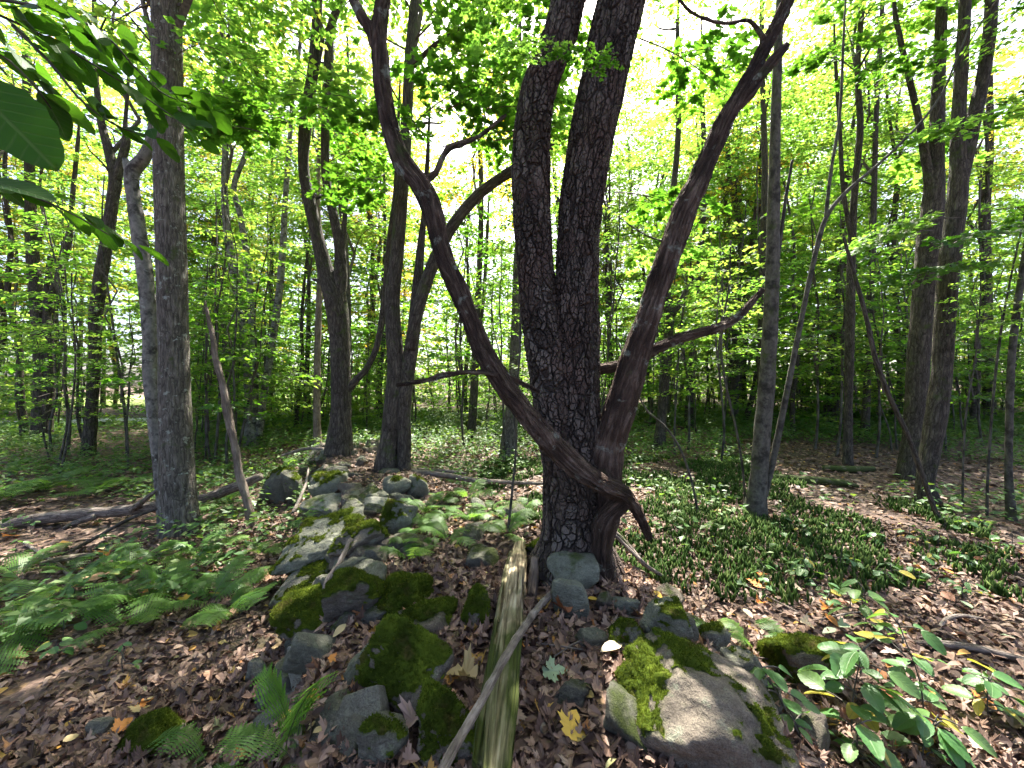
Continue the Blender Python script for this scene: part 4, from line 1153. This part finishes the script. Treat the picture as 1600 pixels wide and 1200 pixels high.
stick('fallen_branch', 'long weathered fallen branch lying behind the fern patch', [(585, 740, 8, 7.2), (640, 738, 9, 7.0), (690, 742, 9, 6.9), (740, 750, 8, 6.7), (800, 754, 6, 6.6), (880, 756, 4, 6.5)], 'stick')
stick('fallen_branch', 'pale thin fallen branch just beyond the long weathered one', [(650, 733, 4, 7.7), (690, 735, 5, 7.7), (730, 740, 4, 7.6)], 'stick')
stick('fallen_branch', 'thin grey branch draped over the far crest of the wall', [(440, 712, 4, 8.2), (480, 701, 5, 8.3), (530, 706, 5, 8.1), (575, 722, 5, 7.9), (600, 732, 4, 7.7)], 'stick')
stick('fallen_branch', 'thin forked grey branch leaning on the wall stones by the propped log', [(482, 732, 3, 6.2), (478, 755, 4, 5.7), (468, 780, 5, 5.2), (458, 800, 5, 4.8)], 'stick')
stick('fallen_log', 'mossy fallen log with yellow-green top beyond the clubmoss', [(1208, 748, 9), (1245, 753, 12), (1290, 757, 13), (1325, 760, 10), (1342, 762, 5)], 'mosslog', 'log')
stick('fallen_log', 'low mossy log farther back behind the yellow-green one', [(1285, 735, 9), (1330, 738, 12), (1365, 736, 9)], 'mosslog', 'log')
stick('fallen_branch', 'dark thin branch lying on the litter below the leaning dead pole', [(1480, 838, 5), (1530, 868, 7), (1575, 892, 7), (1620, 915, 6)], 'dark')
stick('fallen_log', 'thin half-buried brown log across the sunny litter behind the shrubs', [(1430, 1008, 8), (1480, 1014, 14), (1530, 1022, 16), (1590, 1034, 12), (1640, 1044, 8)], 'log', 'log')
stick('stick', 'hooked pale stick on the litter beyond the half-buried log', [(1466, 988, 5), (1478, 972, 7), (1500, 966, 7), (1540, 970, 5)], 'stick')
stick('stick', 'straight pale stick leaning at the foot of the twisted stem', [(948, 824, 4, 3.3), (975, 850, 5, 3.25), (1000, 874, 4, 3.2)], 'stick')
stick('fallen_branch', 'dark mossy branch beside the pale stick at the cherry foot', [(955, 826, 7, 3.45), (985, 856, 8, 3.35), (1005, 880, 7, 3.25), (1040, 905, 5)], 'log')
stick('stick', 'thin curved twig lying on the big brown boulder', [(988, 1082, 3, 1.88), (1012, 1092, 3, 1.83), (1040, 1097, 3, 1.8), (1066, 1098, 3, 1.78)], 'stick')
stick('stick', 'short thick brown stick end in the litter on the cherry side of the rail', [(844, 1105, 9), (846, 1125, 10), (850, 1150, 11)], 'stick')
stick('stick', 'short grey stick beside the yellow maple leaf', [(925, 1132, 5), (915, 1148, 6), (905, 1160, 6)], 'stick')
stick('stick', 'thin bent root poking from the litter on the cherry side of the rail', [(806, 1112, 3), (818, 1100, 4), (824, 1088, 3)], 'stick')
rs2 = random.Random(12)
for i in range(95):
    x, y = rs2.uniform(-4.5, 4.5), rs2.uniform(1.6, 7)
    if abs(x) / y > 1.3: continue
    az = rs2.uniform(0, 6.28); l = rs2.uniform(.15, .6)
    pts = []
    for t in (-.5, 0, .5):
        xx, yy = x + math.cos(az) * l * t + rs2.uniform(-.02, .02), y + math.sin(az) * l * t + rs2.uniform(-.02, .02)
        pts.append((xx, yy, gz(xx, yy) + .025, rs2.uniform(.003, .008)))
    P = np.array(pts); org = P[1, :3].copy()
    V, Q, co = tube(P, nseg=6, lump=.1, seed=i, step=.05)
    tag(ob('twig', quads_to_mesh('twig', V - org, Q, co, M['stick'] if i % 3 else M['log']), None, org), 'small fallen twig lying loose on the brown leaf litter', 'twig', 'small twigs scattered over the leaf litter')

# ------------------------------------------------------------------ leaf litter
def litter():
    rng = np.random.default_rng(3)
    P = []
    def patch(n, r0, r1):
        a = rng.uniform(-.98, .98, n); r = np.sqrt(rng.uniform(r0 * r0, r1 * r1, n))
        return np.stack([np.sin(a) * r * 1.15, np.cos(a) * r], 1)
    near = patch(16000, .9, 3.2); midp = patch(26000, 3.0, 6.5); farp = patch(24000, 6.0, 14)
    bag = Bag()
    for pts, T, s0, s1 in ((near, None, .028, .078), (midp, L_OVAL_CURL, .035, .085), (farp, L_SIMPLE, .06, .13)):
        gap = fbm(np.stack([pts[:, 0] * 2.3, pts[:, 1] * 2.3, pts[:, 0] * 0], 1), 3)
        pts = pts[gap < .45 + rng.random(len(pts)) * .7]
        n = len(pts)
        z = ground(pts[:, 0], pts[:, 1]) + rng.random(n) ** 2 * .035
        e = .04
        gxn = (ground(pts[:, 0] + e, pts[:, 1]) - ground(pts[:, 0] - e, pts[:, 1])) / (2 * e)
        gyn = (ground(pts[:, 0], pts[:, 1] + e) - ground(pts[:, 0], pts[:, 1] - e)) / (2 * e)
        N = nrm(np.stack([-gxn, -gyn, np.ones(n)], 1)) + rng.normal(0, .28, (n, 3))
        a = rng.uniform(0, 6.28, n); D = np.stack([np.cos(a), np.sin(a), rng.normal(0, .22, n)], 1)
        Pp = np.stack([pts[:, 0], pts[:, 1], z], 1); S = rng.uniform(s0, s1, n)
        rn = rng.random(n) ** 1.15
        if T is None:
            kinds = rng.integers(0, 4, n)
            for q, TT in enumerate((L_OVAL_CURL, L_MAPLE_CURL, L_MAPLE, L_LONG)):
                m = kinds == q
                bag.add(*leaves(TT, Pp[m], D[m], N[m], S[m] * (1.15 if q in (1, 2) else 1), rn[m]))
        else: bag.add(*leaves(T, Pp, D, N, S, rn))
    return tag(ob('leaf_litter', bag.mesh('leaf_litter', [M['litter']], False)), 'brown carpet of fallen leaves covering the forest floor', 'leaf litter', kind='stuff')
litter()

FL = {}
def fallen(label, px, py, colr, size_px, kind='maple', group=None, dz=.045, d=None):
    key = (colr, kind)
    if key not in FL:
        T = {'maple': L_MAPLE, 'oval': L_OVAL, 'curl': L_MAPLE_CURL}[kind]
        V = T[0] - np.array([.45, 0, 0])
        FL[key] = mk('fallen_leaf', V, T[1], M['fl_' + colr], attrs={'rnd': RNG.random(len(V))}, smooth=False)
    g = W(px, py, d) if d else G(px, py)
    s = size_px * g.y / FPX * (1 if kind == 'oval' else 1.0)
    tag(ob('fallen_leaf', FL[key], None, (g.x, g.y, g.z + (0 if d else dz)), (R(random.uniform(-6, 26)), R(random.uniform(-18, 18)), random.uniform(0, 6.28)), s), label, 'leaf', group)
fallen('big yellow maple leaf lying on the litter on the cherry side of the rail', 895, 1148, 'yellow', 46)
fallen('tan-yellow lobed leaf standing in the litter on the wall side of the rail', 722, 1070, 'tan', 48, 'curl')
fallen('pale green leaf lying upside down on the litter on the cherry side of the rail', 866, 1062, 'palegreen', 38)
fallen('cream oval leaf in front of the round mossy-topped stone', 957, 1022, 'cream', 42, 'oval')
fallen('orange-brown folded leaf resting on the big brown boulder', 1034, 1058, 'orange', 34, 'oval', d=1.93)
fallen('small rusty leaf on the moss of the big brown boulder', 1006, 1064, 'rust', 20, 'oval', d=1.9)
fallen('cream leaf in the sun between the two moss cushions', 622, 968, 'cream', 26, 'oval')
fallen('bright orange leaf beside the lower moss cushion', 644, 990, 'orange', 26)
fallen('orange-red leaf beside the sunlit litter patch above the mossy boulder', 668, 1000, 'orange', 20)
fallen('vivid orange maple leaf at the edge of the clubmoss', 1187, 918, 'orange', 30)
fallen('yellow leaf between the boulders on the wall crest', 588, 868, 'yellow', 20)
fallen('orange leaf under the rounded boulder near the ferns', 612, 848, 'orange', 18)
fallen('pinkish pale maple leaf wedged beside the stone block', 640, 1150, 'pink', 46, 'curl')
fallen('peach maple leaf caught on a fern of the fern slope', 152, 916, 'peach', 26, dz=.1)
fallen('yellow leaf next to the peach one among ferns', 188, 906, 'yellow', 22, dz=.08)
fallen('orange leaf lying alone below the dark log end', 16, 842, 'orange', 22)
fallen('yellow leaf at the base of the lone light fern frond', 292, 940, 'yellow', 20)
fallen('small orange-yellow leaf standing on the cherry side of the rail', 822, 1022, 'orange', 18, 'oval')
fallen('orange leaf resting on the pointed grey stone', 884, 934, 'orange', 16, 'oval', d=2.62)
fallen('yellow leaf beside the pointed grey stone', 926, 946, 'yellow', 18, 'oval')
fallen('yellow leaf beside the small green seedling past the cherry', 1028, 938, 'yellow', 16, 'oval')
fallen('rust-red leaf clump in front of the pointed grey stone', 876, 960, 'rust', 34, 'curl')
fallen('orange leaf in front of the rust-red clump', 905, 962, 'peach', 22)
fallen('cream leaf above the flat moss on the wall', 562, 912, 'cream', 22, 'oval')
rl = random.Random(33)
zones = (('orange fallen leaf lying on the brown litter of the fern slope', 'orange leaves on the fern slope', (20, 560), (870, 1180), ('orange', 'peach', 'orange')),
         ('yellow fallen leaf lying on the brown litter of the fern slope', 'yellow leaves on the fern slope', (20, 560), (870, 1180), ('yellow', 'tan')),
         ('pale fallen leaf lying on the open litter beyond the big boulder', 'pale leaves on the open slope', (1150, 1590), (900, 1180), ('cream', 'palegreen', 'pink')),
         ('orange fallen leaf lying on the open litter past the cherry', 'orange leaves on the open slope', (970, 1590), (870, 1150), ('orange', 'rust')),
         ('tan fallen leaf lying on the litter beside the rail', 'tan leaves beside the rail', (600, 920), (900, 1180), ('tan', 'pink', 'peach')))
for lab, grp, xr_, yr_, cs in zones:
    for i in range(16):
        px, py = rl.uniform(*xr_), rl.uniform(*yr_)
        fallen(lab, px, py, rl.choice(cs), rl.uniform(13, 26), rl.choice(('maple', 'oval', 'curl')), grp)

# ------------------------------------------------------------------ ferns
def frond_mesh(seed, npin=19, arch=.55, wid=.27, mat='fern'):
    rng = np.random.default_rng(seed); bag = Bag()
    def axis_pt(t): return np.array([t - .12 * t * t, .04 * math.sin(t * 3 + seed), arch * (1.15 * t - 1.25 * t * t)])
    pts = np.array([axis_pt(t) for t in np.linspace(0, 1, 10)])
    bag.rods(pts, .006, .002, 1)
    base = rng.random() * .5
    for i in range(npin):
        t = .14 + .85 * (i / (npin - 1)) ** .95
        p = axis_pt(t); tg = axis_pt(min(1, t + .02)) - axis_pt(t - .02); tg /= np.linalg.norm(tg)
        l = wid * (math.sin(math.pi * min(1, .16 + .84 * (1 - t)) ** .9) ** .8) * rng.uniform(.9, 1.08) + .012
        for sg in (-1, 1):
            lat = np.array([.28, sg * 1.0, -.22 + rng.normal(0, .08)]); lat /= np.linalg.norm(lat)
            n = 7; V = []; Fc = []
            wd = .046 * (.5 + l / wid)
            for k in range(n):
                u = k / n; w = wd * (1 - u ** 1.6)
                c = p + lat * l * u + np.array([0, 0, -.12 * l * u * u])
                c2 = p + lat * l * (u + .95 / n) + np.array([0, 0, -.12 * l * u * u])
                b = len(V)
                V += [c, c + tg * w + lat * l * .4 / n, c2, c - tg * w + lat * l * .4 / n]
                Fc += [(b, b + 2, b + 1), (b, b + 3, b + 2)]
            bag.add(np.array(V), np.array(Fc), np.full(len(V), min(1, base + rng.random() * .4)), 0)
    return bag.mesh('frond', [M[mat], M['twig']])
FROND = [frond_mesh(s, 14 + s % 3, .4 + .1 * (s % 4)) for s in range(300, 306)]
FROND_UP = [frond_mesh(s, 15, .15, .24) for s in range(306, 308)]
rf = random.Random(9)
def fern(label, px, py, size, n, group=None, up=False, d=None):
    g = G(px, py)
    root = thing('fern', label, 'fern', (g.x, g.y, g.z), group)
    a0 = rf.uniform(0, 6.28)
    for i in range(n):
        az = a0 + i * 6.283 / max(n, 1) + rf.uniform(-.4, .4)
        pitch = -rf.uniform(.15, .7)
        if up: pitch = -rf.uniform(1.0, 1.3)
        ob('frond', (FROND_UP if up else FROND)[rf.randrange(2 if up else 6)], root, (0, 0, .0), (rf.uniform(-.25, .25), pitch, az), size * rf.uniform(.75, 1.15))
    return root
for (px, py) in ((30, 905), (90, 930), (150, 960), (205, 900), (250, 880), (285, 925), (195, 985), (310, 880), (60, 975), (120, 900), (370, 965), (330, 945), (20, 1010), (230, 945)):
    fern('light green fern on the fern slope ' + ('below the end of the fallen log' if px < 100 else 'near the peach leaf' if px < 215 else 'in front of the big maple foot'), px, py, rf.uniform(.38, .55), rf.choice((4, 5, 6)), 'ferns on the fern slope')
for (px, py) in ((640, 855), (665, 835), (700, 815), (735, 815), (690, 785), (730, 780), (765, 800), (665, 805), (790, 815), (640, 880), (700, 850), (755, 770), (815, 800)):
    fern('deep green fern in the patch behind the rail, ' + ('beside the rounded boulder' if px < 680 else 'in the middle of the patch' if px < 745 else 'on the side towards the cherry'), px, py, rf.uniform(.26, .4), rf.choice((4, 5, 6)), 'ferns in the patch behind the rail')
for (px, py) in ((20, 780), (70, 770), (150, 775), (330, 745), (350, 790), (20, 740), (200, 760), (440, 735), (120, 745)):
    fern('pale fern growing beyond the fallen log', px, py, rf.uniform(.5, .75), rf.choice((4, 5, 6)), 'ferns beyond the fallen log')
fern('tall fern frond rising before the pale pointed stone', 452, 1165, .42, 2, up=True)
fern('fern with dark fronds at the wall foot below the tall frond', 455, 1195, .30, 4)
fern('low fern over sunlit litter beside the tall frond', 330, 1200, .34, 4)
fern('small fern at the wall foot by the bent stick', 395, 918, .34, 4)
fern('small fern beside the dead trunk foot', 408, 868, .34, 5)
fern('tiny fern frond growing beside the grey mossy-sided stone', 1075, 995, .24, 2)
fern('little fern on the litter above the dark mossy mound', 1175, 1015, .26, 3)
fern('low fern on top of the dark mossy mound', 1235, 1012, .26, 3)
fern('bright sunlit fern just above the upper end of the rail', 790, 838, .36, 6)
fern('lone light frond arching up among the spreading ferns', 262, 935, .4, 1, up=True)

# ------------------------------------------------------------------ clubmoss, herbs, moss carpet
def clubmoss():
    rng = np.random.default_rng(8); bag = Bag()
    n = 15000
    y = rng.uniform(3.2, 9.5, n); x = rng.uniform(-.7, 6.2, n)
    xr = np.interp(y, YK, XR)
    m = fbm(np.stack([x / .7, y / .7, x * 0], 1), 3) + .5 - .55 * sstep(2.6, 5.5, x - (y - 4) * .35) - sstep(.2, -.2, x - xr + .1) - .5 * sstep(4.1, 3.3, y)
    keep = m > .2; x, y = x[keep], y[keep]; n = len(x)
    z = ground(x, y)
    T = []
    V = [];
    for q in range(3):
        a = q * 2.094; V.append((0, .09 * math.cos(a), .09 * math.sin(a)))
    for q in range(3):
        a = q * 2.094 + .5; V.append((.55, .12 * math.cos(a), .12 * math.sin(a)))
    V.append((1, 0, 0)); V = np.array(V)
    Fc = []
    for q in range(3):
        p = (q + 1) % 3; Fc += [(q, p, 3 + p), (q, 3 + p, 3 + q), (3 + q, 3 + p, 6)]
    Fc = np.array(Fc)
    for rep in range(2):
        P = np.stack([x + rng.normal(0, .03, n), y + rng.normal(0, .03, n), z - .01], 1)
        D = np.stack([rng.normal(0, .22, n), rng.normal(0, .22, n), np.ones(n)], 1)
        bag.add(*leaves((V, Fc), P, D, rng.normal(0, 1, (n, 3)), rng.uniform(.06, .13, n)))
    return tag(ob('clubmoss', bag.mesh('clubmoss', [M['clubmoss']], True)), 'dark upright clubmoss carpet under the trees past the cherry', 'ground cover', kind='stuff')
clubmoss()

def herbs():
    rng = np.random.default_rng(18); bag = Bag()
    n = 24000
    a = rng.uniform(-.98, .98, n); r = np.sqrt(rng.uniform(4.2 ** 2, 26 ** 2, n))
    x = np.sin(a) * r * 1.15; y = np.cos(a) * r
    m = fbm(np.stack([x / 1.8, y / 1.8, x * 0 + 3], 1), 3)
    dens = m + .38 + .3 * sstep(0, -4, x) + .25 * sstep(7, 12, y) - .7 * sstep(2.5, 4.5, x) * (1 - sstep(8, 12, y))
    xl = np.interp(y, YK, XL); xr = np.interp(y, YK, XR)
    onw = (x > xl - .1) & (x < xr + .2) & (y < 9)
    clr = (x / y > -1.16) & (x / y < -.92) & (y > 10.5)
    cherry_side = (x > .3) & (x < 3.2 + .3 * y) & (y < 8.5) & (rng.random(n) < .8)
    keep = (dens > .1) & ~onw & ~cherry_side & ~(clr & (rng.random(n) < .8))
    x, y = x[keep], y[keep]; n = len(x)
    z = ground(x, y); h = rng.uniform(.06, .42, n) * (1 + .5 * sstep(8, 16, y))
    for k in range(6):
        aa = rng.uniform(0, 6.28, n) + k * .9
        l = rng.uniform(.05, .12, n) * (1 + sstep(8, 20, y))
        hh = h * rng.uniform(.5, 1.05, n)
        D = np.stack([np.cos(aa), np.sin(aa), rng.normal(-.1, .25, n)], 1)
        P = np.stack([x, y, z + hh], 1) + D * (l * .5)[:, None] + rng.normal(0, .03, (n, 3))
        N = np.array([0, 0, 1.]) + rng.normal(0, .3, (n, 3))
        bag.add(*leaves(L_SIMPLE, P, D, N, l))
    return tag(ob('herb_layer', bag.mesh('herb_layer', [M['herb']], False)), 'low leafy green herbs covering the forest floor under the trees', 'ground cover', kind='stuff')
herbs()

# ------------------------------------------------------------------ broad-leaved plants with single leaves
LEAFM = {}
for key, T in (('oval', toothed(.33, .2, .22)), ('long', toothed(.26, .12, .28)), ('round', toothed(.40, .1, .15, 9))):
    for j in range(4):
        LEAFM[(key, j)] = mk('leaf', T[0] * np.array([1, 1, 1]), T[1], M['shrubleaf'], attrs={'rnd': np.full(len(T[0]), (.15, .5, .8, .98)[j]), 'lco': T[0]}, smooth=True)
def plant(name, label, base, stem_pts, leaves_spec, group=None, cat='shrub', r=.004, mat='twig', ls=.11, seed=0):
    root = thing(name, label, cat, tuple(base), group)
    rp = random.Random(seed)
    b = np.array(base)
    for s in stem_pts:
        P = [(*(np.array(p)), max(.0012, r * (1.1 - .7 * i / len(s)))) for i, p in enumerate(s)]
        tube_obj('stem', P, M['grey'], root, b, nseg=6, lump=.05, step=.03)
    for (p, az, pit, sz, kind, tone) in leaves_spec:
        ob('leaf', LEAFM[(kind, tone)], root, np.array(p) - b, (rp.uniform(-.5, .5), pit, az), sz)
    return root
def auto_shrub(label, px, py, h, n, ls, seed, group=None, lean=(0, 0), name='shrub', cat='shrub', kind='oval', yellow=.12):
    g = G(px, py); rp = random.Random(seed)
    top = (g.x + lean[0], g.y + lean[1], g.z + h)
    stem = [(g.x, g.y, g.z - .03), (g.x + lean[0] * .35 + rp.uniform(-.03, .03), g.y + lean[1] * .35, g.z + h * .45), top]
    stems = [stem]; sp = []
    for k in range(n):
        t = .25 + .75 * (k + rp.random()) / n
        c = np.array(stem[0]) * (1 - t) + np.array(top) * t
        az = k * 2.4 + rp.uniform(-.5, .5); l = rp.uniform(.03, .16) * (1.25 - t * .6) * (h / .4) ** .5
        tip = c + np.array([math.cos(az) * l, math.sin(az) * l, rp.uniform(-.01, .05)])
        stems.append([tuple(c), tuple((c + tip) / 2 + np.array([0, 0, .008])), tuple(tip)])
        for q in range(rp.choice((1, 2, 2, 3))):
            kind = rp.choice((kind, 'oval', 'long')) if kind != 'round' else kind
            tone = 3 if rp.random() < yellow else rp.choice((0, 1, 1, 2))
            sp.append((tip - np.array([math.cos(az), math.sin(az), 0]) * l * .35 * q, az + (0, .9, -.9)[q] + rp.uniform(-.3, .3), rp.uniform(-.15, .5), ls * rp.uniform(.5, 1.2), kind, tone))
    return plant(name, label, (g.x, g.y, g.z), stems, sp, group, cat, seed=seed)
auto_shrub('broad-leaved shrub with some yellowed leaves behind the big brown boulder', 1330, 1150, .50, 14, .14, 71, lean=(.02, -.05), yellow=.25)
auto_shrub('glossy-leaved shrub twig reaching over the big brown boulder', 1262, 1165, .38, 9, .12, 72, lean=(-.22, .0), yellow=.05)
auto_shrub('low broad-leaved shrub beside the yellowed one', 1440, 1195, .24, 11, .14, 73, lean=(.08, .0), yellow=.08)
auto_shrub('dark-stemmed young shrub with sparse leaves over the sunny litter', 1446, 1140, .52, 12, .11, 74, lean=(-.05, .1), yellow=.1)
auto_shrub('small leafy shrub under the yellowed shrub', 1340, 1198, .20, 9, .14, 75, yellow=.1)
auto_shrub('leafy shrub with drooping leaves on the sunny litter slope', 1545, 1130, .25, 10, .11, 76, yellow=.15)
auto_shrub('little twiggy shrub above the half-buried log', 1350, 985, .30, 12, .11, 77, yellow=.1)
rq = random.Random(6)
for i in range(34):
    px, py = rq.uniform(1180, 1590), rq.uniform(815, 960)
    auto_shrub('small green seedling on the litter ' + ('beside the slim twin maple' if px < 1270 else 'short of the mossy log' if px < 1370 else 'in front of the leaning dead pole' if px < 1480 else 'by the young grey trunk'), px, py, rq.uniform(.08, .2), rq.choice((3, 4, 5)), rq.uniform(.06, .10), 400 + i, 'seedlings on the open litter', name='seedling', cat='seedling', kind=rq.choice(('oval', 'round')), yellow=.08)
for i in range(26):
    px, py = rq.uniform(5, 380), rq.uniform(800, 1100)
    if px > 250 and py > 950: continue
    auto_shrub('small green seedling among the ferns ' + ('below the end of the fallen log' if px < 120 else 'in front of the big maple' if py < 900 else 'on the lower fern slope'), px, py, rq.uniform(.08, .22), rq.choice((3, 4, 5)), rq.uniform(.05, .09), 500 + i, 'seedlings on the fern slope', name='seedling', cat='seedling', kind=rq.choice(('oval', 'round')), yellow=.08)

# overhanging leafy shrub on the left, rooted outside the frame
def overhang():
    b = np.array([-2.05, 1.05, gz(-2.05, 1.05)])
    root = thing('overhanging_shrub', 'deep green leafy boughs hanging in from a shrub above the fern slope', 'shrub', tuple(b))
    top = [(*b, .022), (-2.0, 1.05, .6, .02), (-1.9, 1.1, 1.5, .017), (-1.85, 1.1, 2.3, .013), (-1.75, 1.15, 3.0, .008)]
    top[0] = (b[0], b[1], b[2] - .05, .024)
    tube_obj('stem', top, M['grey'], root, b, nseg=10, step=.03)
    rp = random.Random(2)
    dm = {}
    T = toothed(.34, .14, .18)
    for j in range(3):
        dm[j] = mk('leaf', T[0], T[1], M['overleaf'], attrs={'rnd': np.full(len(T[0]), (.1, .5, .95)[j]), 'lco': T[0]}, smooth=True)
    def twig(pts, n, ls, start=.15):
        P = []
        for i, (px, py, d) in enumerate(pts):
            w = W(px, py, d); P.append((w.x, w.y, w.z, .004 * (1.15 - i / len(pts)) + .0008))
        P = np.array(P)
        tube_obj('branch', P, M['twig'] if False else M['grey'], root, b, nseg=6, step=.03)
        C = catmull(P, 60)
        for k in range(n):
            t = start + (1 - start) * (k + .5) / n
            i = min(58, int(t * 59)); c = C[i, :3]; tg = C[i + 1, :3] - C[i, :3]
            az = math.atan2(tg[1], tg[0]) + (1 if k % 2 else -1) * rp.uniform(.5, 1.1)
            s = ls * rp.uniform(.6, 1.15)
            c = c + np.array([math.cos(az), math.sin(az), rp.uniform(-.5, .3)]) * rp.uniform(.005, .05)
            ob('leaf', dm[rp.choice((0, 0, 1, 1, 2))], root, c - b, (rp.uniform(-.8, .8), rp.uniform(-.1, .9), az), s)
    stem1 = W(-160, -60, 1.12); 
    twig([(-330, -170, 1.1), (-150, -40, 1.15), (0, 24, 1.2), (90, 68, 1.25), (180, 122, 1.32), (250, 168, 1.38), (300, 205, 1.42)], 40, .105, .3)
    twig([(-60, -10, 1.15), (60, 10, 1.25), (110, 25, 1.3), (170, 60, 1.35), (215, 110, 1.4), (262, 150, 1.45), (330, 170, 1.5)], 30, .095, .2)
    twig([(20, 40, 1.2), (80, 100, 1.22), (130, 160, 1.26), (190, 200, 1.3), (250, 215, 1.34)], 20, .085, .15)
    twig([(-250, -20, 1.05), (-100, 40, 1.05), (0, 85, 1.08), (50, 130, 1.1), (80, 170, 1.14)], 16, .11, .4)
    twig([(-280, 130, 1.1), (-120, 230, 1.1), (0, 288, 1.12), (60, 310, 1.15), (120, 338, 1.2), (200, 385, 1.26)], 26, .10, .35)
    # one large leaf close to the lens
    p = W(-70, 110, .62)
    ob('leaf', dm[0], root, np.array(p) - b, (1.15, .8, .3), .17)
    p = W(-30, 280, .9)
    ob('leaf', dm[0], root, np.array(p) - b, (.6, .1, .3), .13)
overhang()
print('tris', sum(len(o.data.polygons) for o in SC.objects if o.type == 'MESH'), 'unique', sum(len(m.polygons) for m in bpy.data.meshes), 'objs', len(SC.objects))
